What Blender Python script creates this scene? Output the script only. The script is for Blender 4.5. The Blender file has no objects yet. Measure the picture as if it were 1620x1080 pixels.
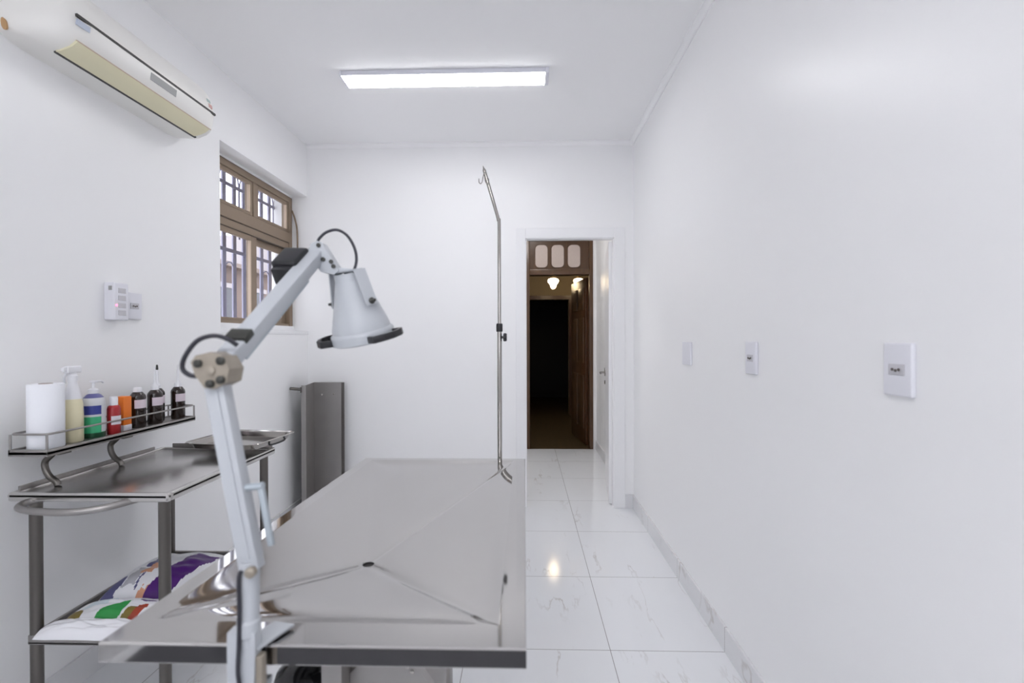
import bpy, bmesh, math, random
from mathutils import Vector, Matrix, noise

random.seed(7)
S = bpy.context.scene
COL = S.collection
PI = math.pi
V = Vector

# ------------------------------------------------------------------ materials
def mat(name):
    m = bpy.data.materials.new(name); m.use_nodes = True
    nt = m.node_tree
    for n in list(nt.nodes): nt.nodes.remove(n)
    out = nt.nodes.new('ShaderNodeOutputMaterial')
    return m, nt, out

def P(name, col, rough=0.5, metal=0.0, var=0.0, vscale=8.0, bump=0.0, bscale=60.0, spec=0.5, coat=0.0,
      rvar=0.0, trans=0.0, emit=None, estr=0.0, aniso=0.0):
    m, nt, out = mat(name)
    b = nt.nodes.new('ShaderNodeBsdfPrincipled')
    nt.links.new(b.outputs[0], out.inputs[0])
    c = tuple(col) + (1.0,)
    b.inputs['Base Color'].default_value = c
    b.inputs['Roughness'].default_value = rough
    b.inputs['Metallic'].default_value = metal
    b.inputs['Specular IOR Level'].default_value = spec
    b.inputs['Coat Weight'].default_value = coat
    b.inputs['Transmission Weight'].default_value = trans
    if aniso: b.inputs['Anisotropic'].default_value = aniso
    if emit:
        b.inputs['Emission Color'].default_value = tuple(emit) + (1.0,)
        b.inputs['Emission Strength'].default_value = estr
    tc = nt.nodes.new('ShaderNodeTexCoord')
    if var > 0 or rvar > 0:
        nz = nt.nodes.new('ShaderNodeTexNoise'); nz.inputs['Scale'].default_value = vscale
        nz.inputs['Detail'].default_value = 4
        nt.links.new(tc.outputs['Object'], nz.inputs['Vector'])
        if var > 0:
            mx = nt.nodes.new('ShaderNodeMix'); mx.data_type = 'RGBA'
            mx.inputs['A'].default_value = tuple(max(0, x*(1-var)) for x in col) + (1,)
            mx.inputs['B'].default_value = tuple(min(1, x*(1+var)) for x in col) + (1,)
            nt.links.new(nz.outputs['Fac'], mx.inputs['Factor'])
            nt.links.new(mx.outputs['Result'], b.inputs['Base Color'])
        if rvar > 0:
            mr = nt.nodes.new('ShaderNodeMapRange')
            mr.inputs['To Min'].default_value = max(0.02, rough-rvar); mr.inputs['To Max'].default_value = rough+rvar
            nt.links.new(nz.outputs['Fac'], mr.inputs['Value'])
            nt.links.new(mr.outputs['Result'], b.inputs['Roughness'])
    if bump > 0:
        n2 = nt.nodes.new('ShaderNodeTexNoise'); n2.inputs['Scale'].default_value = bscale
        n2.inputs['Detail'].default_value = 3
        nt.links.new(tc.outputs['Object'], n2.inputs['Vector'])
        bp = nt.nodes.new('ShaderNodeBump'); bp.inputs['Strength'].default_value = bump
        bp.inputs['Distance'].default_value = 0.002
        nt.links.new(n2.outputs['Fac'], bp.inputs['Height'])
        nt.links.new(bp.outputs['Normal'], b.inputs['Normal'])
    return m

def math_node(nt, op, a, b=None):
    n = nt.nodes.new('ShaderNodeMath'); n.operation = op
    for i, x in enumerate((a, b)):
        if x is None: continue
        if isinstance(x, (int, float)): n.inputs[i].default_value = x
        else: nt.links.new(x, n.inputs[i])
    return n.outputs[0]

def marble(name, grout=True, x0=0.3544, y0=3.1456, T=0.6, base=(0.80, 0.81, 0.83)):
    m, nt, out = mat(name)
    b = nt.nodes.new('ShaderNodeBsdfPrincipled'); nt.links.new(b.outputs[0], out.inputs[0])
    b.inputs['Roughness'].default_value = 0.10
    geo = nt.nodes.new('ShaderNodeNewGeometry')
    sep = nt.nodes.new('ShaderNodeSeparateXYZ'); nt.links.new(geo.outputs['Position'], sep.inputs[0])
    u = math_node(nt, 'DIVIDE', math_node(nt, 'SUBTRACT', sep.outputs[0], x0), T)
    v = math_node(nt, 'DIVIDE', math_node(nt, 'SUBTRACT', sep.outputs[1], y0), T)
    fu, fv = math_node(nt, 'FLOOR', u), math_node(nt, 'FLOOR', v)
    cell = nt.nodes.new('ShaderNodeCombineXYZ'); nt.links.new(fu, cell.inputs[0]); nt.links.new(fv, cell.inputs[1])
    wn = nt.nodes.new('ShaderNodeTexWhiteNoise'); nt.links.new(cell.outputs[0], wn.inputs['Vector'])
    sc = nt.nodes.new('ShaderNodeVectorMath'); sc.operation = 'SCALE'; sc.inputs['Scale'].default_value = 40
    nt.links.new(wn.outputs['Color'], sc.inputs[0])
    ad = nt.nodes.new('ShaderNodeVectorMath'); ad.operation = 'ADD'
    nt.links.new(geo.outputs['Position'], ad.inputs[0]); nt.links.new(sc.outputs[0], ad.inputs[1])
    mp = nt.nodes.new('ShaderNodeMapping'); mp.inputs['Rotation'].default_value = (0, 0, -0.85)
    mp.inputs['Scale'].default_value = (3.4, 0.95, 1.0)
    nt.links.new(ad.outputs[0], mp.inputs['Vector'])
    nz = nt.nodes.new('ShaderNodeTexNoise'); nz.inputs['Scale'].default_value = 1.5; nz.inputs['Detail'].default_value = 5
    nz.inputs['Roughness'].default_value = 0.55; nz.inputs['Distortion'].default_value = 0.15
    nt.links.new(mp.outputs[0], nz.inputs['Vector'])
    d = math_node(nt, 'ABSOLUTE', math_node(nt, 'SUBTRACT', nz.outputs['Fac'], 0.5))
    mr = nt.nodes.new('ShaderNodeMapRange'); mr.interpolation_type = 'SMOOTHSTEP'
    mr.inputs['From Min'].default_value = 0.0; mr.inputs['From Max'].default_value = 0.014
    mr.inputs['To Min'].default_value = 1.0; mr.inputs['To Max'].default_value = 0.0
    nt.links.new(d, mr.inputs['Value'])
    n2 = nt.nodes.new('ShaderNodeTexNoise'); n2.inputs['Scale'].default_value = 3.2; n2.inputs['Detail'].default_value = 2
    nt.links.new(ad.outputs[0], n2.inputs['Vector'])
    mk = nt.nodes.new('ShaderNodeMapRange'); mk.inputs['From Min'].default_value = 0.52; mk.inputs['From Max'].default_value = 0.72
    nt.links.new(n2.outputs['Fac'], mk.inputs['Value'])
    vein = math_node(nt, 'MULTIPLY', mr.outputs['Result'], mk.outputs['Result'])
    vein = math_node(nt, 'MULTIPLY', vein, 0.55)
    # faint clouding
    n3 = nt.nodes.new('ShaderNodeTexNoise'); n3.inputs['Scale'].default_value = 2.0; n3.inputs['Detail'].default_value = 3
    nt.links.new(mp.outputs[0], n3.inputs['Vector'])
    c0 = nt.nodes.new('ShaderNodeMix'); c0.data_type = 'RGBA'
    c0.inputs['A'].default_value = tuple(x*0.965 for x in base) + (1,)
    c0.inputs['B'].default_value = tuple(min(1, x*1.03) for x in base) + (1,)
    nt.links.new(n3.outputs['Fac'], c0.inputs['Factor'])
    c1 = nt.nodes.new('ShaderNodeMix'); c1.data_type = 'RGBA'
    nt.links.new(vein, c1.inputs['Factor']); nt.links.new(c0.outputs['Result'], c1.inputs['A'])
    c1.inputs['B'].default_value = (0.36, 0.31, 0.27, 1)
    last = c1.outputs['Result']
    if grout:
        def edge(t):
            fr = math_node(nt, 'FRACT', t)
            dd = math_node(nt, 'MINIMUM', fr, math_node(nt, 'SUBTRACT', 1.0, fr))
            return math_node(nt, 'LESS_THAN', dd, 0.0024)
        g = math_node(nt, 'MAXIMUM', edge(u), edge(v))
        c2 = nt.nodes.new('ShaderNodeMix'); c2.data_type = 'RGBA'
        nt.links.new(g, c2.inputs['Factor']); nt.links.new(last, c2.inputs['A'])
        c2.inputs['B'].default_value = (0.30, 0.29, 0.29, 1)
        last = c2.outputs['Result']
    nt.links.new(last, b.inputs['Base Color'])
    return m

def wood(name, c1, c2, rough=0.35, axis='Z', scale=1.0):
    m, nt, out = mat(name)
    b = nt.nodes.new('ShaderNodeBsdfPrincipled'); nt.links.new(b.outputs[0], out.inputs[0])
    b.inputs['Roughness'].default_value = rough
    tc = nt.nodes.new('ShaderNodeTexCoord'); mp = nt.nodes.new('ShaderNodeMapping')
    s = {'X': (2, 22, 22), 'Y': (22, 2, 22), 'Z': (22, 22, 2)}[axis]
    mp.inputs['Scale'].default_value = tuple(q*scale for q in s)
    nt.links.new(tc.outputs['Object'], mp.inputs[0])
    nz = nt.nodes.new('ShaderNodeTexNoise'); nz.inputs['Scale'].default_value = 1.2; nz.inputs['Detail'].default_value = 6
    nt.links.new(mp.outputs[0], nz.inputs['Vector'])
    mx = nt.nodes.new('ShaderNodeMix'); mx.data_type = 'RGBA'
    mx.inputs['A'].default_value = c1 + (1,); mx.inputs['B'].default_value = c2 + (1,)
    nt.links.new(nz.outputs['Fac'], mx.inputs['Factor']); nt.links.new(mx.outputs['Result'], b.inputs['Base Color'])
    return m

def glass(name, tint=(0.97, 0.98, 1.0), rough=0.0, refl=0.06):
    m, nt, out = mat(name)
    t = nt.nodes.new('ShaderNodeBsdfTransparent'); t.inputs[0].default_value = tint + (1,)
    g = nt.nodes.new('ShaderNodeBsdfGlossy'); g.inputs['Roughness'].default_value = rough
    fr = nt.nodes.new('ShaderNodeLayerWeight'); fr.inputs[0].default_value = 0.5
    mx = nt.nodes.new('ShaderNodeMixShader')
    nt.links.new(math_node(nt, 'ADD', math_node(nt, 'MULTIPLY', math_node(nt, 'POWER', fr.outputs['Facing'], 5.0), 0.5), 0.03), mx.inputs[0]); nt.links.new(t.outputs[0], mx.inputs[1]); nt.links.new(g.outputs[0], mx.inputs[2])
    nt.links.new(mx.outputs[0], out.inputs[0])
    return m

M = {}
M['wall'] = P('white_satin_paint', (0.885, 0.883, 0.888), 0.33, var=0.008, vscale=3, bump=0.03, bscale=45, spec=0.4)
M['ceil'] = P('white_ceiling_paint', (0.90, 0.897, 0.903), 0.85, bump=0.04, bscale=60)
M['trimwhite'] = P('white_enamel', (0.85, 0.85, 0.86), 0.28, bump=0.01)
M['sill'] = P('white_marble_sill', (0.86, 0.86, 0.87), 0.2, var=0.02)
M['floor'] = marble('white_veined_porcelain')
M['skirt'] = marble('porcelain_skirting', grout=True, base=(0.74, 0.74, 0.755))
M['steel'] = P('polished_stainless', (0.50, 0.488, 0.478), 0.055, 1.0, rvar=0.02, vscale=3, bump=0.004, bscale=9)
M['steelb'] = P('brushed_stainless', (0.60, 0.585, 0.57), 0.24, 1.0, rvar=0.05, vscale=30)
M['steeld'] = P('dull_steel_tube', (0.15, 0.14, 0.13), 0.38, 1.0, rvar=0.06, vscale=20)
M['steelt'] = P('worn_sheet_steel', (0.36, 0.345, 0.335), 0.42, 1.0, var=0.10, vscale=9, rvar=0.08)
M['chrome'] = P('chrome', (0.38, 0.36, 0.34), 0.10, 1.0)
M['enamel'] = P('white_lamp_enamel', (0.46, 0.48, 0.51), 0.35, bump=0.01)
M['enamelb'] = P('pale_blue_grey_metal', (0.42, 0.47, 0.51), 0.35, 0.3)
M['tan'] = P('greyed_zinc_plate', (0.33, 0.29, 0.24), 0.45, 0.4, var=0.1, vscale=60)
M['dark'] = P('dark_bolt', (0.05, 0.05, 0.045), 0.4, 0.5)
M['black'] = P('black_plastic', (0.012, 0.012, 0.015), 0.38)
M['blackgloss'] = P('black_gloss', (0.006, 0.006, 0.007), 0.12)
M['cable'] = P('black_cable', (0.02, 0.02, 0.03), 0.5)
M['acbody'] = P('aged_white_plastic', (0.84, 0.825, 0.79), 0.35, var=0.02, vscale=4)
M['acflap'] = P('yellowed_plastic', (0.80, 0.75, 0.53), 0.45, var=0.04, vscale=6)
M['acgap'] = P('shadowed_slot', (0.045, 0.042, 0.038), 0.6)
M['acgrey'] = P('grey_display', (0.34, 0.34, 0.335), 0.35)
M['acblue'] = P('blue_print', (0.50, 0.55, 0.66), 0.4)
M['acred'] = P('red_print', (0.62, 0.36, 0.34), 0.4)
M['acteal'] = P('teal_print', (0.45, 0.56, 0.54), 0.4)
M['orangespot'] = P('orange_brown_stain', (0.50, 0.30, 0.14), 0.5)
M['led'] = P('led_diffuser', (0.9, 0.9, 0.95), 0.5, emit=(0.985, 0.98, 1.0), estr=20)
M['led_added'] = P('led_diffuser_added', (0.9, 0.9, 0.95), 0.5, emit=(0.985, 0.98, 1.0), estr=46)
M['ledv'] = P('added_dome_lit', (0.9, 0.9, 0.95), 0.5, emit=(1.0, 0.98, 0.96), estr=42)
M['housing'] = P('light_housing', (0.72, 0.72, 0.78), 0.4)
M['bronze'] = P('bronze_anodised_aluminium', (0.275, 0.205, 0.145), 0.42, 0.25, var=0.05, vscale=14)
M['bronzed'] = P('bronze_seal_gap', (0.07, 0.05, 0.035), 0.5)
M['bronzel'] = P('pale_bronze_edge', (0.60, 0.47, 0.36), 0.5)
M['glass'] = glass('clear_pane')
M['frost'] = P('ribbed_milk_glass', (0.48, 0.40, 0.36), 0.35, var=0.08, vscale=40)
M['grille'] = P('lavender_painted_iron', (0.27, 0.26, 0.36), 0.5, var=0.03)
M['plaster'] = P('pink_render', (0.16, 0.115, 0.10), 0.9, var=0.12, vscale=2)
M['plaster2'] = P('white_render', (0.34, 0.31, 0.32), 0.9, var=0.05, vscale=2)
M['rooft'] = P('brown_roof', (0.09, 0.055, 0.04), 0.85, var=0.2, vscale=10)
M['darkwin'] = P('dark_window', (0.03, 0.03, 0.045), 0.25)
M['shutter'] = P('pale_shutter', (0.22, 0.21, 0.25), 0.6)
M['plate'] = P('white_switch_plastic', (0.76, 0.76, 0.81), 0.32)
M['plateh'] = P('grey_socket_insert', (0.56, 0.55, 0.58), 0.4)
M['hole'] = P('socket_hole', (0.10, 0.085, 0.08), 0.6)
M['rled'] = P('red_indicator', (0.9, 0.2, 0.3), 0.4, emit=(1.0, 0.16, 0.28), estr=3.0)
M['wooddoor'] = wood('dark_varnished_wood', (0.042, 0.018, 0.007), (0.115, 0.055, 0.022), 0.3)
M['woodpanel'] = wood('dark_red_wood', (0.045, 0.017, 0.007), (0.11, 0.044, 0.018), 0.3)
M['woodfloor'] = wood('old_parquet', (0.05, 0.032, 0.014), (0.11, 0.07, 0.03), 0.4, axis='Y')
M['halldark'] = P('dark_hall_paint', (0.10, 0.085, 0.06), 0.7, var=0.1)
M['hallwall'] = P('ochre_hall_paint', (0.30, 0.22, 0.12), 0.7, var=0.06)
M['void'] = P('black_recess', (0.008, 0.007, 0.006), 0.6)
M['globe'] = P('lit_opal_glass', (1, 0.9, 0.7), 0.3, emit=(1.0, 0.76, 0.46), estr=16.0)
M['brass'] = P('old_brass', (0.35, 0.22, 0.08), 0.35, 1.0)
M['paper'] = P('white_paper_towel', (0.86, 0.87, 0.91), 0.95, bump=0.25, bscale=160)
M['core'] = P('cardboard_core', (0.42, 0.36, 0.34), 0.9)
M['clearplastic'] = P('milky_plastic', (0.80, 0.80, 0.83), 0.3)
M['yellowliq'] = P('pale_yellow_liquid_bottle', (0.76, 0.70, 0.48), 0.3, var=0.05, vscale=20)
M['blue'] = P('royal_blue_label', (0.025, 0.04, 0.25), 0.4)
M['bluecap'] = P('dusky_blue_shoulder', (0.12, 0.12, 0.30), 0.3)
M['green'] = P('green_gel', (0.05, 0.42, 0.20), 0.3, var=0.12, vscale=60)
M['dkgreen'] = P('dark_green_base', (0.01, 0.07, 0.03), 0.3)
M['palegrey'] = P('pale_grey_label', (0.62, 0.63, 0.66), 0.4)
M['red'] = P('deep_red_bottle', (0.40, 0.02, 0.025), 0.35)
M['orange'] = P('orange_pack', (0.85, 0.20, 0.015), 0.4)
M['whitelab'] = P('white_label', (0.80, 0.77, 0.82), 0.5)
M['pinklab'] = P('pinkish_label', (0.74, 0.64, 0.70), 0.5)
M['amber'] = P('dark_amber_glass', (0.020, 0.011, 0.008), 0.18, coat=0.3)
M['bag'] = P('white_film', (0.84, 0.84, 0.87), 0.35, bump=0.15, bscale=25)
M['bagw'] = P('white_bag_plastic', (0.82, 0.82, 0.85), 0.4, bump=0.2, bscale=25)
M['purple'] = P('purple_print', (0.075, 0.012, 0.17), 0.35)
M['navy'] = P('navy_print', (0.085, 0.085, 0.21), 0.4)
M['greyp'] = P('grey_print', (0.46, 0.46, 0.50), 0.4)
M['greenp'] = P('green_print', (0.03, 0.33, 0.07), 0.4)
M['redp'] = P('red_print_pack', (0.38, 0.06, 0.03), 0.4)
M['orangep'] = P('orange_print_pack', (0.66, 0.33, 0.20), 0.4)
M['olive'] = P('olive_print', (0.22, 0.16, 0.03), 0.4)
M['palebl'] = P('pale_blue_print', (0.66, 0.74, 0.80), 0.4)
M['mat'] = P('added_mat_dark', (0.065, 0.066, 0.075), 0.7, var=0.2, vscale=30)
M['facade'] = M['plaster']

# ------------------------------------------------------------------ mesh builder
class B:
    def __init__(self):
        self.bm = bmesh.new(); self.mi = 0
    def _face(self, vs):
        try:
            f = self.bm.faces.new(vs); f.material_index = self.mi; return f
        except ValueError: return None
    def box(self, lo, hi, bev=0.0, seg=2, rot=None, pivot=None):
        x0, y0, z0 = lo; x1, y1, z1 = hi
        vs = [self.bm.verts.new(p) for p in ((x0,y0,z0),(x1,y0,z0),(x1,y1,z0),(x0,y1,z0),(x0,y0,z1),(x1,y0,z1),(x1,y1,z1),(x0,y1,z1))]
        fs = [self._face([vs[i] for i in q]) for q in ((0,3,2,1),(4,5,6,7),(0,1,5,4),(1,2,6,5),(2,3,7,6),(3,0,4,7))]
        if bev > 0:
            es = list({e for f in fs for e in f.edges})
            r = bmesh.ops.bevel(self.bm, geom=es, offset=bev, segments=seg, profile=0.6, affect='EDGES', clamp_overlap=True)
            allv = set(r['verts']) | {v for v in vs if v.is_valid}
        else: allv = set(vs)
        if rot is not None:
            pv = V(pivot) if pivot is not None else (V(lo)+V(hi))/2
            for v in allv: v.co = pv + rot @ (v.co - pv)
        return list(allv)
    def obox(self, p0, p1, w, d, up=(0,-1,0), bev=0.0, seg=2):
        """box running from p0 to p1, w across, d along 'up'"""
        p0, p1 = V(p0), V(p1); ax = (p1-p0); L = ax.length; ax.normalize()
        upv = V(up); s = ax.cross(upv).normalized(); u = s.cross(ax).normalized()
        n0 = len(self.bm.verts)
        vs = self.box((-w/2, -d/2, 0), (w/2, d/2, L), bev, seg)
        R = Matrix((s, u, ax)).transposed()
        for v in vs: v.co = p0 + R @ v.co
    def tube(self, pts, r, n=12, caps=True, closed=False):
        pts = [V(p) for p in pts]; rings = []; N = len(pts)
        rr = r if isinstance(r, (list, tuple)) else [r]*N
        prev = None
        for i, p in enumerate(pts):
            if closed: t = (pts[(i+1) % N]-pts[i-1])
            else: t = (pts[min(i+1, N-1)]-pts[max(i-1, 0)])
            t.normalize()
            if prev is None:
                a = V((0,0,1)) if abs(t.z) < 0.9 else V((1,0,0))
                nrm = t.cross(a).normalized()
            else:
                nrm = prev - t*prev.dot(t)
                nrm.normalize()
            prev = nrm; bi = t.cross(nrm)
            rings.append([self.bm.verts.new(p + (nrm*math.cos(2*PI*k/n) + bi*math.sin(2*PI*k/n))*rr[i]) for k in range(n)])
        for i in range(N if closed else N-1):
            a, b = rings[i], rings[(i+1) % N]
            for k in range(n): self._face((a[k], a[(k+1)%n], b[(k+1)%n], b[k]))
        if caps and not closed:
            self._face(list(reversed(rings[0]))); self._face(rings[-1])
    def lathe(self, prof, c=(0,0,0), axis=(0,0,1), n=32, sx=1.0, sy=1.0, mis=None):
        """prof: (r,h) list from bottom to top"""
        ax = V(axis).normalized(); a = V((1,0,0)) if abs(ax.x) < 0.9 else V((0,1,0))
        u = (a - ax*a.dot(ax)).normalized(); w = ax.cross(u); c = V(c); rings = []
        for (r, h) in prof:
            if r < 1e-6: rings.append([self.bm.verts.new(c + ax*h)])
            else: rings.append([self.bm.verts.new(c + ax*h + (u*math.cos(2*PI*k/n)*sx + w*math.sin(2*PI*k/n)*sy)*r) for k in range(n)])
        for i in range(len(rings)-1):
            a, b = rings[i], rings[i+1]
            if mis: self.mi = mis[i]
            for k in range(n):
                k2 = (k+1) % n
                if len(a) == 1 and len(b) == 1: continue
                if len(a) == 1: self._face((a[0], b[k2], b[k]))
                elif len(b) == 1: self._face((a[k], a[k2], b[0]))
                else: self._face((a[k], a[k2], b[k2], b[k]))
    def prism(self, poly, d0, d1, plane='XZ'):
        """extrude closed 2-D polygon between d0 and d1 along the third axis"""
        def mk(p, d):
            if plane == 'XZ': return (p[0], d, p[1])
            if plane == 'XY': return (p[0], p[1], d)
            return (d, p[0], p[1])
        a = [self.bm.verts.new(mk(p, d0)) for p in poly]; b = [self.bm.verts.new(mk(p, d1)) for p in poly]
        n = len(poly)
        for i in range(n): self._face((a[i], a[(i+1)%n], b[(i+1)%n], b[i]))
        self._face(list(reversed(a))); self._face(b)
    def grid(self, f, nu, nv, mi=None, closed_u=False):
        vs = [[self.bm.verts.new(f(i/nu, j/nv)) for j in range(nv+1)] for i in range(nu if closed_u else nu+1)]
        for i in range(nu):
            for j in range(nv):
                i2 = (i+1) % nu if closed_u else i+1
                if mi: self.mi = mi((i+.5)/nu, (j+.5)/nv)
                self._face((vs[i][j], vs[i2][j], vs[i2][j+1], vs[i][j+1]))
        return vs
    def done(self, name, m, parent=None, smooth=True, ang=35, off=None):
        bm = self.bm
        bmesh.ops.recalc_face_normals(bm, faces=bm.faces)
        if off is None and parent is not None: off = parent.get('_o') 
        me = bpy.data.meshes.new(name)
        if off is not None:
            o_ = V(off)
            for v in bm.verts: v.co -= o_
        for f in bm.faces: f.smooth = smooth
        if smooth:
            lim = math.radians(ang)
            for e in bm.edges:
                if len(e.link_faces) == 2 and e.calc_face_angle(0) > lim: e.smooth = False
        bm.to_mesh(me); bm.free()
        for q in (m if isinstance(m, (list, tuple)) else [m]): me.materials.append(M[q])
        o = bpy.data.objects.new(name, me); COL.objects.link(o)
        if parent is not None:
            o.parent = parent
            if off is not None: o['_o'] = tuple(off)
        return o

def thing(name, label, cat, loc, group=None):
    o = bpy.data.objects.new(name, None); COL.objects.link(o); o.location = loc
    o.empty_display_size = 0.05
    o['label'] = label; o['category'] = cat; o['_o'] = tuple(loc)
    if group: o['group'] = group
    return o
def tag(o, label, cat, group=None):
    o['label'] = label; o['category'] = cat
    if group: o['group'] = group
    return o
def struct(o, label=None):
    o['kind'] = 'structure'
    if label: o['label'] = label; 
    return o
def bezier(pts, n=12):
    """Catmull-Rom through pts"""
    P_ = [V(p) for p in pts]; P_ = [P_[0]*2-P_[1]] + P_ + [P_[-1]*2-P_[-2]]; out = []
    for i in range(1, len(P_)-2):
        a, b, c, d = P_[i-1], P_[i], P_[i+1], P_[i+2]
        for k in range(n):
            t = k/n
            out.append(0.5*((2*b)+(c-a)*t+(2*a-5*b+4*c-d)*t*t+(3*b-a-3*c+d)*t**3))
    out.append(P_[-2]); return out
def simple(name, m, fn, parent=None, **kw):
    b = B(); fn(b); return b.done(name, m, parent, **kw)

# ------------------------------------------------------------------ room dimensions
XL, XR, YB, YF, H = -1.684, 0.835, 3.594, -1.70, 2.80
WT = 0.26                      # left wall thickness
WY0, WZ0, WZ1 = 2.55, 1.357, 2.402     # left window opening (far side runs to the back wall)
DX0, DX1, DZ = 0.012, 0.686, 2.064     # door opening
VY = 5.50                      # wooden doorway beyond the vestibule
BT = 0.055

# floor (room and vestibule, one continuous tiling)
struct(simple('floor', 'floor', lambda b: b.box((XL-0.02, YF, -0.05), (XR+0.06, VY, 0.0)), smooth=False))
def f(b):
    b.box((XL-WT, YF-0.12, H), (XR+0.12, YB+BT, H+0.1))
struct(simple('ceiling', 'ceil', f, smooth=False))
def f(b):
    b.box((XL-WT, YF, -0.05), (XL, WY0, H))
    b.box((XL-WT, WY0, -0.05), (XL, YB, WZ0-0.026))
    b.box((XL-WT, WY0, WZ1), (XL, YB, H))
struct(simple('wall_left', 'wall', f, smooth=False))
struct(simple('wall_right', 'wall', lambda b: b.box((XR, YF, -0.05), (XR+0.12, YB+BT, H)), smooth=False))
def f(b):
    b.box((XL-WT-0.02, YB, -0.05), (DX0, YB+BT, H))
    b.box((DX1, YB, -0.05), (XR, YB+BT, H))
    b.box((DX0, YB, DZ), (DX1, YB+BT, H))
struct(simple('wall_back', 'wall', f, smooth=False))
# wall behind the camera with a window added to let in daylight
FX0, FX1, FZ0, FZ1 = -1.25, 0.40, 1.0, 2.35
def f(b):
    b.box((XL-WT, YF-0.12, -0.05), (FX0, YF, H)); b.box((FX1, YF-0.12, -0.05), (XR+0.12, YF, H))
    b.box((FX0, YF-0.12, -0.05), (FX1, YF, FZ0)); b.box((FX0, YF-0.12, FZ1), (FX1, YF, H))
struct(simple('wall_front', 'wall', f, smooth=False))
w2 = thing('added_window', 'added daylight window in the unseen wall behind the camera', 'window', (-0.425, YF-0.06, FZ0)); w2['kind'] = 'structure'
def f(b):
    y0, y1 = YF-0.09, YF-0.04
    b.box((FX0, y0, FZ0), (FX1, y1, FZ0+0.05)); b.box((FX0, y0, FZ1-0.05), (FX1, y1, FZ1))
    for x in (FX0, -0.45, FX1-0.05): b.box((x, y0, FZ0+0.05), (x+0.05, y1, FZ1-0.05))
simple('window_frame', 'bronze', f, w2, smooth=False)
for x in (FX0+0.05, -0.40):
    simple('pane', 'glass', lambda b: b.box((x, YF-0.067, FZ0+0.05), (x+0.75, YF-0.063, FZ1-0.05)), w2, smooth=False)

# cornices (small cove) and skirtings
def cove(axis, a0, a1, wall, sgn):
    def f(b):
        pr = [(0, 0), (0.030, 0)]
        for k in range(6):
            t = k/5*PI/2
            pr.append((0.030-0.024*math.sin(t), -0.006-0.024*(1-math.cos(t))))
        pr.append((0, -0.030))
        if axis == 'Y': b.prism([(wall+sgn*p[0], H+p[1]) for p in pr], a0, a1, 'XZ')
        else: b.prism([(wall+sgn*p[0], H+p[1]) for p in pr], a0, a1, 'YZ')
    return f
for k, a in enumerate([('Y', YF, YB, XR, -1), ('X', XL, XR, YB, -1)]):
    struct(simple('trim_%d' % (k+1), 'ceil', cove(*a), ang=60))
SK = 0.103
struct(simple('baseboard_right', 'skirt', lambda b: b.box((XR-0.011, YF, 0), (XR, YB-0.011, SK), 0.001, 1)))
struct(simple('baseboard_left', 'skirt', lambda b: b.box((XL, YF, 0), (XL+0.011, YB-0.011, SK), 0.001, 1)))
def f(b):
    b.box((XL+0.011, YB-0.011, 0), (DX0-0.075, YB, SK), 0.001, 1); b.box((DX1+0.082, YB-0.011, 0), (XR-0.0005, YB, SK), 0.001, 1)
struct(simple('baseboard_back', 'skirt', f))

mt = simple('added_dark_mat', 'mat', lambda b: b.box((-1.60, -0.95, 0.0), (0.40, -0.12, 0.012), 0.004, 2))  # added out of view so the table's front edge reflects dark
tag(mt, 'added unseen dark mat that the table front edge reflects', 'mat')
# ------------------------------------------------------------------ door 1: white frame, leaf swung into the vestibule
d1 = thing('door_1', 'white door standing open into the vestibule, hinged on the right', 'door', (DX1, YB, 0)); d1['kind'] = 'structure'
def f(b):
    b.box((DX0-0.075, YB-0.012, 0), (DX0, YB, DZ+0.078), 0.002, 1)
    b.box((DX1, YB-0.012, 0), (DX1+0.082, YB, DZ+0.078), 0.002, 1)
    b.box((DX0, YB-0.012, DZ), (DX1, YB, DZ+0.078), 0.002, 1)
simple('casing', 'trimwhite', f, d1)
def f(b):
    b.box((DX0, YB-0.004, 0), (DX0+0.006, YB+BT+0.004, DZ)); b.box((DX1-0.006, YB-0.004, 0), (DX1, YB+BT+0.004, DZ))
    b.box((DX0, YB-0.004, DZ-0.006), (DX1, YB+BT+0.004, DZ))
simple('jamb', 'trimwhite', f, d1, smooth=False)
lp0, lp1 = V((0.6765, YB+BT+0.008, 0)), V((0.7635, YB+BT+0.680, 0))
leaf = B(); leaf.obox((lp0+lp1)/2+V((0, 0, 0.008)), (lp0+lp1)/2+V((0, 0, 2.05)), 0.6776, 0.039, up=(1, -0.129, 0), bev=0.002, seg=1)
leaf = leaf.done('leaf', 'trimwhite', d1)
def hp(t, off, z): 
    q = lp0 + (lp1-lp0)*t; return V((q.x-0.0195-off, q.y, z))
def f(b):
    b.tube([hp(0.90, 0.0, 0.99), hp(0.90, 0.045, 0.99)], 0.009, 10)
    b.tube([hp(0.90, 0.045, 0.99), hp(0.76, 0.045, 0.985)], 0.008, 10)
    b.box((hp(.90,0,0).x-0.006, hp(.90,0,0).y-0.02, 0.955), (hp(.90,0,0).x+0.002, hp(.90,0,0).y+0.02, 1.03), 0.003)
    b.lathe([(0.018, 0), (0.018, 0.008), (0, 0.009)], hp(0.90, -0.001, 0.90), (-1, 0, 0), 14)
simple('door_handle', 'chrome', f, leaf)
for i, z in enumerate((1.83, 1.02, 0.245)):
    def f(b):
        b.box((0.684, YB+BT+0.0035, z-0.05), (0.6955, YB+BT+0.008, z+0.05), 0.001, 1)
        b.tube([(0.692, YB+BT+0.001, z-0.05), (0.692, YB+BT+0.001, z+0.05)], 0.0045, 10)
    simple('hinge', 'steeld' if i == 1 else 'steelb', f, d1)  # middle hinge darker: a dark reflection put into its colour

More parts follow.
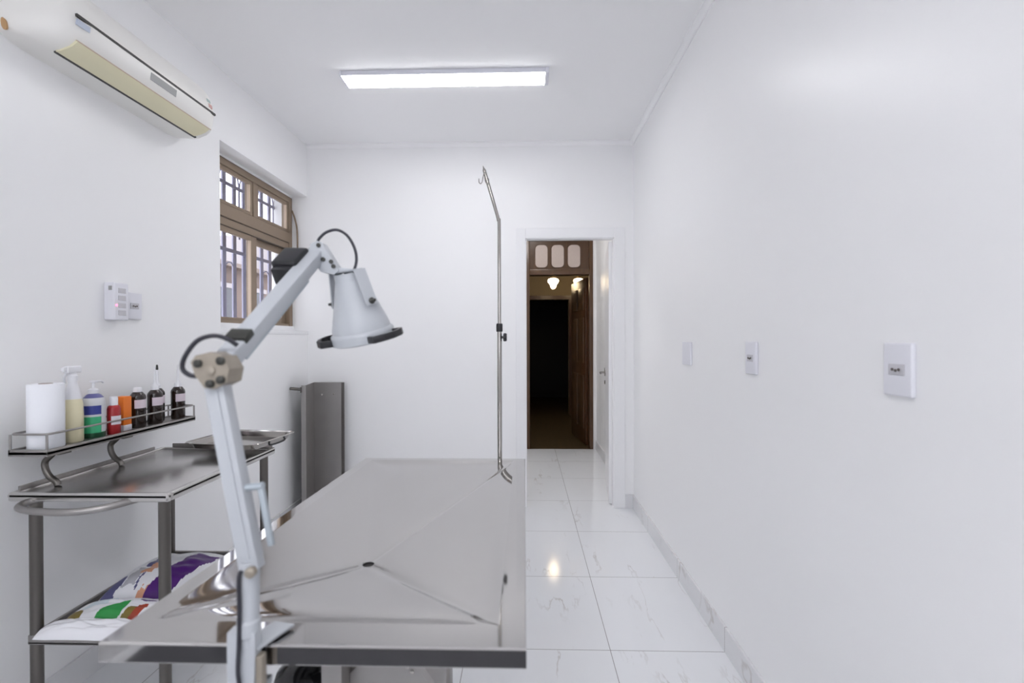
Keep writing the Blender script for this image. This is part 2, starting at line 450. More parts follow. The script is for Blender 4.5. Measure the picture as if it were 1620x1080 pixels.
# vestibule beyond the door
VX0, VX1 = -0.9, 0.842
struct(simple('wall_vestibule_right', 'wall', lambda b: b.box((VX1, YB+BT, -0.05), (VX1+0.1, VY, 2.9)), smooth=False))
struct(simple('wall_vestibule_left', 'wall', lambda b: b.box((VX0-0.1, YB+BT, -0.05), (VX0, VY, 2.9)), smooth=False))
struct(simple('ceiling_vestibule', 'ceil', lambda b: b.box((VX0-0.1, YB+BT, 2.8), (VX1+0.1, VY, 2.9)), smooth=False))
struct(simple('baseboard_vestibule_right', 'skirt', lambda b: b.box((VX1-0.011, YB+BT, 0), (VX1, VY, SK)), smooth=False))
WX0, WX1, WZT = 0.022, 0.806, 2.50
def f(b):
    b.box((VX0, VY, -0.05), (WX0, VY+0.14, 2.9)); b.box((WX1, VY, -0.05), (1.75, VY+0.14, 2.9)); b.box((WX0, VY, WZT), (WX1, VY+0.14, 2.9))
struct(simple('wall_vestibule_back', 'wall', f, smooth=False))
vl = thing('added_vestibule_light', 'added unseen round ceiling light brightening the vestibule beyond the white door', 'light', (0.0, 4.55, 2.8))  # unseen lamp added to brighten the vestibule
b = B(); b.lathe([(0.17, -0.012), (0.17, 0), (0, 0)], (0.0, 4.55, 2.8), n=40); b.done('light_base', 'housing', vl)
b = B(); b.lathe([(0, -0.055), (0.06, -0.052), (0.11, -0.042), (0.145, -0.026), (0.158, -0.012), (0, -0.012)], (0.0, 4.55, 2.8), n=40); b.done('opal_dome', 'ledv', vl)
# dark wooden doorway with transom
d2 = thing('door_2', 'dark wooden doorway with three rounded panes in its transom', 'door', (0.41, VY, 0)); d2['kind'] = 'structure'
def f(b):
    b.box((WX0, VY-0.01, 0), (WX0+0.042, VY+0.13, WZT), 0.004); b.box((WX1-0.042, VY-0.01, 0), (WX1, VY+0.13, WZT), 0.004)
    b.box((WX0+0.042, VY-0.01, 2.455), (WX1-0.042, VY+0.13, WZT), 0.004)
    b.box((WX0+0.042, VY-0.014, 2.045), (WX1-0.042, VY+0.13, 2.11), 0.006)
simple('door_frame', 'wooddoor', f, d2)
def rrect(cx, cz, w, h, r, n=5):
    pts = []
    for (sx, sz, a0) in ((1, 1, 0), (-1, 1, 90), (-1, -1, 180), (1, -1, 270)):
        for k in range(n+1):
            a = math.radians(a0+90*k/n)
            pts.append((cx+sx*(w/2-r)+r*math.cos(a), cz+sz*(h/2-r)+r*math.sin(a)))
    return pts
PANX = (0.205, 0.396, 0.588); PW, PH, PZ = 0.148, 0.268, 2.268
simple('transom_panel', 'wooddoor', lambda b: b.box((WX0+0.042, VY+0.03, 2.11), (WX1-0.042, VY+0.07, 2.455)), d2, smooth=False)
for cx in PANX:
    rr_ = rrect(cx, PZ, PW, PH, 0.05, 6)
    tp_ = simple('transom_pane', 'frost', lambda b: b.prism(rr_, VY+0.024, VY+0.031), d2, smooth=False)
    simple('pane_moulding', 'wooddoor', lambda b: b.tube([(p[0], VY+0.029, p[1]) for p in rr_], 0.006, 8, closed=True), tp_)
# open wooden leaf folded back on the right of the doorway
wl = thing('wooden_door_leaf', 'dark wooden panelled door leaf standing open at the right of the hall doorway', 'door', (0.765, VY+0.15, 0))
a0, a1 = V((0.757, VY+0.16, 0)), V((0.655, VY+0.86, 0))
b = B(); b.obox((a0+a1)/2+V((0,0,0.01)), (a0+a1)/2+V((0,0,2.03)), (a1-a0).length, 0.035, up=(-1, -0.14, 0), bev=0.003); wlp = b.done('leaf_board', 'woodpanel', wl)
dl = (a1-a0).normalized(); nl = V((-dl.y, dl.x, 0))
for t0 in (0.10, 0.53):
    for z0, z1 in ((0.2, 0.85), (1.0, 1.55), (1.65, 1.92)):
        b = B(); p = a0 + dl*(0.7*(t0+0.18)) + nl*0.02
        b.obox(p+V((0,0,z0)), p+V((0,0,z1)), 0.24, 0.014, up=(-1, -0.14, 0), bev=0.006, seg=2); b.done('raised_panel', 'wooddoor', wl)

# hall behind
struct(simple('floor_hall', 'woodfloor', lambda b: b.box((-1.2, VY, -0.05), (1.75, 10.5, 0.0)), smooth=False))
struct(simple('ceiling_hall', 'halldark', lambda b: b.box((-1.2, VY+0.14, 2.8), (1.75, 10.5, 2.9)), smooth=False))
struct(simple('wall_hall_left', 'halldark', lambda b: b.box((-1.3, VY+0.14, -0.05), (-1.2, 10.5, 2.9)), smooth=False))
struct(simple('wall_hall_right', 'woodpanel', lambda b: b.box((1.75, VY, -0.05), (1.85, 10.5, 2.9)), smooth=False))
def f(b):
    b.box((-1.2, 8.0, -0.05), (0.07, 8.12, 2.9)); b.box((0.76, 8.0, -0.05), (1.75, 8.12, 2.9)); b.box((0.07, 8.0, 1.965), (0.76, 8.12, 2.9))
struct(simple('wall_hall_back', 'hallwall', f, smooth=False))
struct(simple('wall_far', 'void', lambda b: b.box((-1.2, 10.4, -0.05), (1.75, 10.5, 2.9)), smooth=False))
struct(simple('trim_3', 'woodpanel', lambda b: (b.box((0.0, 7.97, 0), (0.07, 8.0, 2.03)), b.box((0.76, 7.97, 0), (0.83, 8.0, 2.03)), b.box((0.07, 7.97, 1.965), (0.76, 8.0, 2.03))), smooth=False))

def globe_lamp(x, y, z, label):
    t = thing('globe_lamp', label, 'lamp', (x, y, 2.8), 'lit globe lamps in the dark hall')
    def f(b):
        b.lathe([(0, -0.085), (0.022, -0.083), (0.040, -0.055), (0.048, -0.02), (0.076, 0.012), (0.081, 0.035), (0.070, 0.058), (0.035, 0.072), (0.030, 0.075), (0, 0.075)], (x, y, z), n=28)
    g = simple('lamp_globe', 'globe', f, t, ang=80)
    def f(b):
        b.lathe([(0.036, 0.071), (0.038, 0.10), (0.02, 0.115), (0.006, 0.12), (0.006, 2.8-z-0.03), (0.045, 2.8-z-0.02), (0.045, 2.8-z)], (x, y, z), n=20)
    simple('lamp_stem', 'brass', f, t)
globe_lamp(0.430, 6.93, 2.118, 'lit opal globe lamp seen in the middle of the dark hall doorway')
globe_lamp(0.842, 7.25, 2.155, 'added globe lamp standing in for a reflected glow by the open wooden leaf at right')  # second globe is added in place of a reflected glow

# ------------------------------------------------------------------ window 1 in the left wall
w1 = thing('window_1', 'bronze aluminium window with two top lights and two sliding sashes', 'window', (XL-0.14, 3.07, WZ0)); w1['kind'] = 'structure'
FX = XL-0.116           # inner face of frame  (-1.80)
y0, y1, z0, z1 = WY0+0.005, 3.588, 1.385, 2.388
struct(simple('trim_4', 'sill', lambda b: b.box((XL-WT, WY0, WZ0-0.026), (XL+0.006, YB, WZ0+0.002), 0.003), ))
b = B()
b.box((FX-0.07, y0, WZ0), (FX+0.012, y1, z0+0.012), 0.002, 1)
b.done('window_sill_rail', 'sill', w1)
ym = 3.088
b = B()
b.box((FX-0.06, y0, z0+0.010), (FX, y0+0.035, z1), 0.002, 1); b.box((FX-0.06, y1-0.045, z0+0.010), (FX, y1, z1), 0.002, 1)
b.box((FX-0.06, y0+0.035, z1-0.045), (FX, y1-0.045, z1), 0.003, 1)
b.box((FX-0.06, y0+0.035, 2.035), (FX+0.004, y1-0.045, 2.112), 0.003, 1)
b.box((FX-0.06, y0+0.035, 1.985), (FX-0.006, y1-0.045, 2.035), 0.003, 1)
b.box((FX-0.06, ym-0.018, 2.112), (FX, ym+0.018, z1-0.045), 0.002, 1)
b.box((FX-0.06, y0+0.035, z0+0.010), (FX-0.004, y1-0.045, z0+0.03), 0.002, 1)
b.done('window_frame', 'bronze', w1)
b = B()
for z in (1.984, 2.034): b.box((FX-0.05, y0+0.03, z-0.0025), (FX-0.004, y1-0.04, z+0.0025))
b.box((FX-0.05, y0, z1-0.002), (FX-0.006, y1, z1+0.002))
b.done('seal', 'bronzed', w1, smooth=False)
simple('frame_infill', 'wall', lambda b: b.box((FX-0.06, y0, z1+0.002), (FX-0.002, YB, WZ1)), w1, smooth=False)
def sash(name, ya, yb, za, zb, x, st, rail_t, rail_b, m='bronze'):
    b = B()
    b.box((x-0.022, ya, za), (x, ya+st, zb), 0.0025, 1); b.box((x-0.022, yb-st, za), (x, yb, zb), 0.0025, 1)
    b.box((x-0.022, ya+st, zb-rail_t), (x, yb-st, zb), 0.0025, 1); b.box((x-0.022, ya+st, za), (x, yb-st, za+rail_b), 0.0025, 1)
    s = b.done(name, m, w1)
    simple('pane', 'glass', lambda b: b.box((x-0.013, ya+st, za+rail_b), (x-0.009, yb-st, zb-rail_t)), s, smooth=False)
    b = B()  # pale glazing bead on the far stile
    b.box((x-0.020, yb-st-0.010, za+rail_b), (x-0.001, yb-st, zb-rail_t)); b.done('glazing_bead', 'bronzel', s, smooth=False)
    return s
sash('top_light', y0+0.037, ym-0.02, 2.114, z1-0.047, FX-0.004, 0.026, 0.024, 0.022)
sash('top_light', ym+0.02, y1-0.047, 2.114, z1-0.047, FX-0.004, 0.026, 0.024, 0.022)
sash('sliding_sash', y0+0.037, 3.118, z0+0.022, 1.984, FX-0.008, 0.062, 0.034, 0.026)
sash('sliding_sash', 3.075, y1-0.047, z0+0.022, 1.984, FX-0.034, 0.05, 0.045, 0.05)
b = B()
b.tube(bezier([(FX+0.008, 3.572, 2.29), (FX+0.03, 3.575, 2.22), (FX+0.045, 3.577, 2.12), (FX+0.046, 3.577, 1.9), (FX+0.046, 3.577, 1.78)], 8), 0.006, 10)
b.lathe([(0.010, 0), (0.012, 0.02), (0.008, 0.05), (0, 0.052)], (FX+0.046, 3.577, 1.755), n=12)
b.done('opener_rod', 'bronze', w1)

# iron grille outside the window
gx = -1.955
gr = thing('window_grille', 'pale lavender iron bars with arches outside the left window', 'grille', (gx, 3.2, 1.3))
for i in range(13):
    y = 2.56 + 0.109*i
    simple('bar', 'grille', lambda b: b.box((gx-0.006, y-0.018, 1.25), (gx+0.006, y+0.018, 2.55), 0.002, 1), gr)
for z in (1.885, 2.318, 1.30):
    simple('cross_rail', 'grille', lambda b: b.box((gx+0.006, 2.50, z-0.012), (gx+0.014, 3.93, z+0.012), 0.002, 1), gr)
b = B()
for i in range(6):
    yc = 2.615 + 0.218*i
    for zc, r in ((2.33, 0.105), (1.76, 0.045)):
        b.tube([(gx+0.002, yc+r*math.cos(PI*k/14), zc+r*1.1*math.sin(PI*k/14)) for k in range(15)], 0.005, 8)
        b.tube([(gx+0.002, yc+r, zc), (gx+0.002, yc+r, zc-0.35)], 0.004, 8)
        b.tube([(gx+0.002, yc-r, zc), (gx+0.002, yc-r, zc-0.35)], 0.004, 8)
b.done('arch_ornament', 'grille', gr)

# neighbouring houses seen through the bars
nb = thing('neighbour_house', 'pink rendered house with brown roof seen through the window bars', 'house', (-6.0, 9, -1))
simple('house_wall', 'plaster', lambda b: b.box((-8, 5, -1), (-5.2, 11.6, 2.55)), nb, smooth=False)
b = B(); b.prism([(-5.0, 2.55), (-8.2, 2.55), (-6.6, 3.05)], 4.8, 11.8, 'XZ'); b.done('house_roof', 'rooft', nb, smooth=False)
for i in range(6):
    y = 5.6 + i*1.0
    o = simple('house_window', 'darkwin', lambda b: b.box((-5.22, y, 1.55), (-5.17, y+0.55, 2.2)), nb, smooth=False)
    simple('window_ledge', 'plaster2', lambda b: b.box((-5.2, y-0.06, 1.45), (-5.14, y+0.61, 1.55)), o, smooth=False)
    simple('window_lintel', 'plaster2', lambda b: b.box((-5.2, y-0.06, 2.2), (-5.14, y+0.61, 2.28)), o, smooth=False)
simple('balcony_band', 'plaster2', lambda b: b.box((-5.2, 5, 1.05), (-4.9, 11.6, 1.4)), nb, smooth=False)
nb2 = thing('tall_house', 'pale house with louvred shutters farther away beyond the window', 'house', (-7.5, 14.5, -1))
simple('house_wall', 'plaster2', lambda b: b.box((-9, 12.4, -1), (-5.8, 17, 4.1)), nb2, smooth=False)
for y in (12.9, 14.2):
    for z in (1.6, 3.0):
        b = B()
        for k in range(12): b.box((-5.82, y, z+k*0.075), (-5.76, y+0.75, z+0.05+k*0.075))
        b.done('shutter', 'shutter', nb2, smooth=False)

# ------------------------------------------------------------------ ceiling lights
LZ = 2.768
def batten(name, label, LX0, LX1, LY0, LY1, led):
    cl = thing(name, label, 'light', ((LX0+LX1)/2, (LY0+LY1)/2, H))
    simple('housing', 'housing', lambda b: b.box((LX0+0.008, LY0, LZ+0.004), (LX1-0.012, LY1, H-0.0005), 0.003, 2), cl)
    simple('diffuser', led, lambda b: b.box((LX0+0.008, LY0+0.002, LZ), (LX1-0.012, LY1-0.002, LZ+0.0045), 0.001, 1), cl)
    for xa, xb in ((LX0-0.002, LX0+0.008), (LX1-0.012, LX1+0.010)):
        simple('end_cap', 'housing', lambda b: b.box((xa, LY0-0.002, LZ-0.001), (xb, LY1+0.002, H-0.0005), 0.003, 2), cl)
batten('ceiling_light', 'long slim lit LED batten on the ceiling in front of the far wall', -1.030, 0.132, 2.600, 2.728, 'led')
batten('ceiling_light', 'added unseen LED batten on the ceiling behind the viewer, brightening the room', -1.030, 0.132, -0.60, -0.472, 'led_added')  # second batten added out of view to lift the room's brightness

# ------------------------------------------------------------------ air conditioner
AY0, AY1 = 1.445, 2.268
ac = thing('air_conditioner', 'aged white split air conditioner high on the left wall', 'air conditioner', (XL, 1.86, 2.27))
prof = [(0,2.268),(0.06,2.266),(0.105,2.262),(0.135,2.266),(0.17,2.278),(0.192,2.295),(0.204,2.325),(0.209,2.36),(0.207,2.395),(0.198,2.43),(0.180,2.465),(0.155,2.492),(0.11,2.515),(0.05,2.528),(0,2.53)]
def acf(b):
    def ins(p, t):      # shrink towards the wall middle for rounded ends
        return (p[0]*(1-t*0.8), 2.39+(p[1]-2.39)*(1-t*0.28))
    ys = [(AY0, 1.0), (AY0+0.012, 0.62), (AY0+0.03, 0.36), (AY0+0.055, 0.16), (AY0+0.085, 0.05), (AY0+0.12, 0.0),
          (AY1-0.10, 0.0), (AY1-0.07, 0.04), (AY1-0.045, 0.13), (AY1-0.025, 0.30), (AY1-0.010, 0.55), (AY1, 0.95)]
    rings = []
    for y, t in ys:
        rings.append([b.bm.verts.new((XL+ins(p, t)[0], y, ins(p, t)[1])) for p in prof])
    n = len(prof)
    for i in range(len(rings)-1):
        for k in range(n-1): b._face((rings[i][k], rings[i][k+1], rings[i+1][k+1], rings[i+1][k]))
        b._face((rings[i][n-1], rings[i][0], rings[i+1][0], rings[i+1][n-1]))
    b._face(rings[0]); b._face(rings[-1])
acb = simple('body', 'acbody', acf, ac, ang=50)
def prof_at(s):         # point and normal on the profile polyline at fractional index s
    i = int(s); t = s-i; a, c = V(prof[i]), V(prof[i+1]); p = a.lerp(c, t); d = (c-a).normalized()
    return p, V((d.y, -d.x))
def strip(s0, s1, ya, yb, out=0.002, m='acgap', name='slot', n=6, nd=0.006, par=None, skew=0.0):
    def f(b):
        pts = [prof_at(s0+(s1-s0)*k/n) for k in range(n+1)]
        outer = [p+nv*out for p, nv in pts]; inner = [p-nv*nd for p, nv in pts]
        poly = outer + inner[::-1]
        b.prism([(XL+p[0], p[1]) for p in poly], ya, yb, 'XZ')
    return simple(name, m, f, par or ac, ang=40)
strip(7.15, 7.42, 1.512, 2.205, 0.0015, 'acgap', 'front_slot')
strip(2.42, 4.98, 1.530, 2.185, 0.0025, 'acflap', 'louver_flap')
strip(2.12, 2.44, 1.532, 2.200, 0.0035, 'acgap', 'outlet_slot')
strip(4.98, 5.06, 1.530, 2.195, 0.0028, 'bronzel', 'flap_seam')
strip(6.05, 6.85, 1.820, 1.955, 0.0018, 'acgrey', 'display_panel')
strip(6.45, 6.95, 1.515, 1.560, 0.0012, 'acblue', 'badge')
strip(7.75, 8.25, 2.160, 2.184, 0.0012, 'acred', 'energy_sticker')
strip(8.45, 8.85, 2.155, 2.178, 0.0012, 'acteal', 'energy_sticker')
b = B(); b.lathe([(0, 0), (0.012, 0.002), (0.014, 0.010), (0, 0.012)], (XL+0.037, 1.452, 2.300), (0.1, -1, -0.2), 16, sx=0.6, sy=1.3); b.done('end_stain', 'orangespot', ac)

# ------------------------------------------------------------------ switch plates
def plate(name, label, x, y, z, w, h, sgn, insert, group, cat):
    t = thing(name, label, cat, (x, y, z), group)
    b = B(); xa, xb = (x-0.011, x) if sgn < 0 else (x, x+0.011)
    b.box((xa, y-w/2, z-h/2), (xb, y+w/2, z+h/2), 0.004, 3); b.done('cover_plate', 'plate', t)
    if insert:
        f0 = x+sgn*0.011
        ci = simple('socket_insert', 'plateh', lambda b: b.box((min(f0, f0+sgn*0.0016), y-0.0225, z-0.0125), (max(f0, f0+sgn*0.0016), y+0.0225, z+0.0125), 0.001, 1), t)
        fx = f0+sgn*0.0016
        b = B(); b.prism([(y+0.013*math.cos(a)*1.25, z+0.0095*math.sin(a)) for a in [2*PI*k/6 for k in range(6)]], min(fx, fx+sgn*0.0012), max(fx, fx+sgn*0.0012), 'YZ'); b.done('socket_face', 'plateh', ci, smooth=False)
        for dy, dz in ((0.009, 0), (-0.009, 0), (0, -0.002)):
            b = B(); b.lathe([(0.0036, 0), (0.0036, 0.0012), (0, 0.0013)], (fx+sgn*0.0012, y+dy, z+dz), (sgn, 0, 0), 12); b.done('pin_hole', 'hole', ci)
    return t
plate('blank_plate', 'blank white wall plate nearest the open door on the right wall', XR, 2.405, 1.219, 0.118, 0.116, -1, False, 'plates on the right wall', 'wall plate')
plate('wall_socket', 'white wall socket in the middle of three plates on the right wall', XR, 1.728, 1.223, 0.078, 0.118, -1, True, 'plates on the right wall', 'socket')
plate('wall_socket', 'large white wall socket nearest the viewer on the right wall', XR, 1.056, 1.225, 0.080, 0.118, -1, True, 'plates on the right wall', 'socket')
plate('wall_socket', 'white wall socket on the left wall beside the red light unit', XL, 1.965, 1.440, 0.080, 0.114, 1, True, None, 'socket')
dv = thing('wall_unit', 'narrow white wall unit with a small red indicator light', 'wall unit', (XL, 1.86, 1.37))
simple('unit_case', 'plate', lambda b: b.box((XL, 1.828, 1.375), (XL+0.045, 1.897, 1.527), 0.006, 3), dv)
b = B()
for k in range(4):
    for j in range(1): b.box((XL+0.0445, 1.846, 1.395+k*0.03), (XL+0.0462, 1.882, 1.415+k*0.03), 0.0007, 1)
b.done('keypad', 'plateh', dv)
b = B(); b.lathe([(0.0045, 0), (0.0045, 0.002), (0.002, 0.004), (0, 0.0042)], (XL+0.0445, 1.837, 1.435), (1, 0, 0), 12); b.done('indicator_light', 'rled', dv)
b = B(); b.box((XL+0.022, 1.8265, 1.495), (XL+0.036, 1.8285, 1.512)); b.done('side_slot', 'acgrey', dv, smooth=False)

# ------------------------------------------------------------------ surgical table
TX0, TX1, TV0, TL = -0.657, 0.002, 0.700, 1.215
TZ, TS = 0.830, -0.0215
def T(x, v, h): return V((x, TV0+v, TZ+TS*v+h))
tb = thing('examination_table', 'polished stainless steel surgical table with sloping drained top', 'table', (-0.33, 1.30, 0))
ix0, ix1, iv0, iv1 = TX0+0.036, TX1-0.045, 0.060, TL-0.030
dx, dv_ = -0.346, 0.322          # drain in table coordinates
def tabletop(b):
    # inner boundary points
    ring = []
    N1, N2 = 64, 90
    def lin(a, c, n):   # denser near the corners
        return [a+(c-a)*(0.5-0.5*math.cos(PI*k/n)) for k in range(n)]
    for x in lin(ix0, ix1, N1): ring.append((x, iv0))
    for v in lin(iv0, iv1, N2): ring.append((ix1, v))
    for x in lin(ix1, ix0, N1): ring.append((x, iv1))
    for v in lin(iv1, iv0, N2): ring.append((ix0, v))
    n = len(ring)
    DEP = 0.0175
    def side_dist(x, v): return min(x-ix0, ix1-x, v-iv0, iv1-v)
    def hh(x, v, s):
        d = max(0.0, side_dist(x, v))
        q = min(1.0, d/0.060); fil = 0.0075*(1-(1-q)**2)
        ds = [x-ix0, ix1-x, v-iv0, iv1-v]; ws = [math.exp(-max(0, t_)/0.018) for t_ in ds]; sw = sum(ws)+1e-12
        am = (ws[0]*0.0010+ws[2]*0.0040)/sw; keep = (ws[0]*0.35+ws[1]+ws[3])/sw
        fil = fil*keep+0.0075*(1-keep)*0 - am*(d/0.045)*math.exp(1-d/0.045)
        fil += 0.0075*(1-keep)*min(1, d/0.20)
        g = 0.0
        for (cx_, cv_, wd, dp) in ((ix0, iv1, 0.0045, 0.0013), (ix1, iv1, 0.0045, 0.0013), (ix0, iv0, 0.011, 0.0022), (ix1, iv0, 0.012, 0.0027)):
            ex, ev = cx_-dx, cv_-dv_; L_ = math.hypot(ex, ev)
            along = ((x-dx)*ex+(v-dv_)*ev)/L_
            if along > 0:
                lat = abs((x-dx)*ev-(v-dv_)*ex)/L_
                g = max(g, dp*math.exp(-(lat/wd)**2)*min(1, d/0.02))
        return -DEP*(1-s)-fil-g
    def wave(x, v, s):      # slight hand-beaten unevenness of the sheet
        d = max(0.0, side_dist(x, v)); k = min(1, d/0.10)
        return 0.0016*k*(1-math.exp(-((1-k)*0+s)*6))*noise.noise(V((x*5.0, v*4.2, 2.3)))
    ss = [1.0, 0.992, 0.98, 0.965, 0.945, 0.92, 0.89, 0.855, 0.81, 0.75, 0.68, 0.6, 0.5, 0.4, 0.3, 0.2, 0.13, 0.08, 0.05]
    prev = None
    for s in ss:
        cur = []
        for (x, v) in ring:
            px, pv = dx+(x-dx)*s, dv_+(v-dv_)*s
            cur.append(b.bm.verts.new(T(px, pv, hh(px, pv, s)+wave(px, pv, s))))
        if prev:
            for k in range(n): b._face((prev[k], prev[(k+1)%n], cur[(k+1)%n], cur[k]))
        else: first = cur
        prev = cur
    # circular collar down into the drain
    cen = T(dx, dv_, 0)
    cur = []
    for (x, v) in ring:
        a = math.atan2(v-dv_, x-dx)
        cur.append(b.bm.verts.new(T(dx+0.0125*math.cos(a), dv_+0.0125*math.sin(a), -DEP-0.0082)))
    for k in range(n): b._face((prev[k], prev[(k+1)%n], cur[(k+1)%n], cur[k]))
    # rim outwards, rolled edge and apron, following the same ring
    prev = first
    def out(x, v, o):   # map inner ring to outer rectangle offset o (0..1 across the rim)
        lx = (x-ix0)/(ix1-ix0); lv = (v-iv0)/(iv1-iv0)
        return (ix0*(1-o)+TX0*o)*(1-lx)+(ix1*(1-o)+TX1*o)*lx, (iv0*(1-o)+0.0*o)*(1-lv)+(iv1*(1-o)+TL*o)*lv
    for (o, h) in ((0.03, 0.0), (0.5, 0.0), (0.90, 0.0), (0.955, 0.0), (0.97, -0.0004), (0.988, -0.0016), (1.0, -0.0038), (1.0, -0.0046), (1.0, -0.012), (1.0, -0.029), (1.0, -0.030), (0.99, -0.0315), (0.9, -0.0315)):
        cur = []
        for (x, v) in ring:
            ox, ov = out(x, v, o); cur.append(b.bm.verts.new(T(ox, ov, h)))
        for k in range(n): b._face((prev[k], prev[(k+1)%n], cur[(k+1)%n], cur[k]))
        prev = cur
top = simple('table_top', 'steel', tabletop, tb, ang=13)
b = B(); c = T(dx, dv_, -0.0302); b.lathe([(0, 0.0), (0.0135, 0.0), (0.0135, 0.003), (0.011, 0.003), (0.011, 0.001), (0, 0.001)], c, n=24); b.done('drain', 'void', tb)
b = B(); b.lathe([(0.018, 0), (0.018, 0.06), (0.028, 0.064), (0.028, 0.076)], c+V((0, 0, -0.078)), n=20); b.done('drain_spout', 'steelb', tb)
# under-frame, column, motor drum and base
b = B()
for x in (-0.56, -0.12): b.obox(T(x, 0.10, -0.056), T(x, TL-0.1, -0.056), 0.03, 0.03, up=(0, 0, 1), bev=0.003)
for v in (0.25, 0.80): b.obox(T(-0.575, v, -0.0715), T(-0.105, v, -0.0715), 0.03, 0.03, up=(0, 0, 1), bev=0.003)
for x in (TX0+0.012, TX1-0.012): b.obox(T(x, 0.02, -0.030), T(x, TL-0.02, -0.030), 0.012, 0.02, up=(0, 0, 1))
b.obox(T(TX0+0.02, TL-0.012, -0.030), T(TX1-0.02, TL-0.012, -0.030), 0.012, 0.02, up=(0, 0, 1))
for x in (-0.56, -0.12):
    for v in (0.1, TL-0.1): b.obox(T(x, v, -0.045), T(x, v, -0.02), 0.04, 0.04, up=(0, 1, 0))
b.done('under_frame', 'steelb', tb)
b = B(); b.box((-0.437, 0.985, 0.04), (-0.392, 1.045, 0.742), 0.004); b.done('column', 'steelt', tb)
b = B(); b.box((-0.30, 1.48, 0.04), (-0.24, 1.54, 0.731), 0.004); b.done('column', 'steelt', tb)
b = B(); b.lathe([(0, 0), (0.110, 0), (0.118, 0.008), (0.118, 0.102), (0.110, 0.11), (0, 0.11)], (-0.310, 1.03, 0.475), (0, 1, 0), 40)
b.box((-0.40, 1.06, 0.45), (-0.28, 1.12, 0.50)); drum = b.done('mechanism_housing', 'steelt', tb)
for px_, pz in ((-0.262, 0.566), (-0.252, 0.556)):
    b = B(); b.lathe([(0.0045, -0.004), (0.0045, 0.002), (0, 0.003)], (px_, 1.03, pz), (0, -1, 0), 10); b.done('bolt', 'chrome', drum)
b = B(); b.lathe([(0, -0.035), (0.05, -0.034), (0.066, -0.02), (0.070, 0.0), (0.064, 0.018), (0.045, 0.032), (0.02, 0.039), (0, 0.040)], (-0.498, 1.05, 0.525), n=28)
b.tube([(-0.46, 1.04, 0.53), (-0.41, 1.02, 0.53)], 0.008, 10); b.done('black_control_knob', 'blackgloss', tb, ang=70)
b = B(); b.box((-0.60, 0.95, 0), (-0.06, 1.03, 0.04), 0.006); b.box((-0.60, 1.55, 0), (-0.06, 1.63, 0.04), 0.006); b.box((-0.45, 0.97, 0.002), (-0.22, 1.6, 0.042), 0.006); b.done('base', 'steelb', tb)

# ------------------------------------------------------------------ drip stand clamped to the table's far end
PX, PY = -0.103, 1.938
iv = thing('drip_pole', 'tall chrome drip pole with bent hooked top at the table far end', 'drip stand', (PX, PY, 0.70))
b = B(); b.tube([(PX, PY, 0.70), (PX, PY, 1.335)], 0.0095, 16); b.done('lower_tube', 'chrome', iv)
b = B(); b.tube(bezier([(PX, PY, 1.30), (PX, PY, 1.75), (PX-0.003, PY, 1.785), (PX-0.010, PY, 1.815), (PX-0.053, PY, 1.965), (PX-0.062, PY, 1.998)], 6), [0.0072]*26+[0.0072]*4+[0.006], 14); b.done('upper_tube', 'chrome', iv)
b = B(); b.tube([(PX-0.060, PY, 1.990), (PX-0.066, PY, 2.012)], [0.007, 0.001], 10); b.done('tip', 'chrome', iv)
for sx in (-1, 1):
    b = B(); pts = [(PX-0.060, PY-0.006, 1.985), (PX-0.062+sx*0.004, PY-0.012, 1.96), (PX-0.062+sx*0.007, PY-0.014, 1.942), (PX-0.062+sx*0.014, PY-0.014, 1.934), (PX-0.062+sx*0.020, PY-0.014, 1.942), (PX-0.062+sx*0.020, PY-0.014, 1.955)]
    b.tube(bezier(pts, 5), 0.0018, 8); b.done('hook', 'chrome', iv)
b = B(); b.lathe([(0.0125, 0), (0.0135, 0.004), (0.0135, 0.03), (0.0115, 0.034), (0.008, 0.034)], (PX, PY, 1.325), n=20); b.done('collar', 'black', iv)
b = B()
for k in range(6):
    a = 2*PI*k/6; b.lathe([(0, 0), (0.007, 0.001), (0.008, 0.008), (0.006, 0.014), (0, 0.015)], (PX+0.016, PY+0.011*math.cos(a), 1.302+0.011*math.sin(a)), (1, 0, 0), 10)
b.lathe([(0.005, -0.012), (0.005, 0), (0.014, 0.001), (0.014, 0.014), (0, 0.016)], (PX+0.015, PY, 1.302), (1, 0, 0), 16); b.done('locking_knob', 'black', iv)
b = B(); b.box((PX-0.022, 1.913, 0.745), (PX+0.022, PY+0.016, 0.785), 0.004); b.box((PX-0.022, 1.86, 0.755), (PX+0.022, 1.913, 0.768), 0.002); b.done('clamp', 'steelb', iv)

# ------------------------------------------------------------------ trolley
CX0, CX1, CY0, CY1, CZ = -1.612, -1.102, 1.412, 2.036, 0.820
ct = thing('instrument_trolley', 'stainless steel instrument trolley with raised back shelf against left wall', 'trolley', ((CX0+CX1)/2, (CY0+CY1)/2, 0))
b = B()
b.box((CX0, CY0, CZ-0.016), (CX1, CY1, CZ-0.006), 0.002)
for (lo, hi) in (((CX0, CY0, CZ-0.028), (CX1, CY0+0.018, CZ)), ((CX1-0.018, CY0+0.018, CZ-0.028), (CX1, CY1, CZ)),
                 ((CX0, CY0+0.018, CZ-0.028), (CX0+0.018, CY1, CZ)), ((CX0+0.018, CY1-0.018, CZ-0.028), (CX1-0.018, CY1, CZ))):
    b.box(lo, hi, 0.006, 3)
for (lo, hi) in (((CX0+0.01, CY0-0.0015, CZ-0.0155), (CX1-0.01, CY0+0.004, CZ-0.0135)), ((CX1-0.004, CY0+0.01, CZ-0.0155), (CX1+0.0015, CY1-0.01, CZ-0.0135))):
    b.box(lo, hi)
b.done('trolley_top', 'steelb', ct)
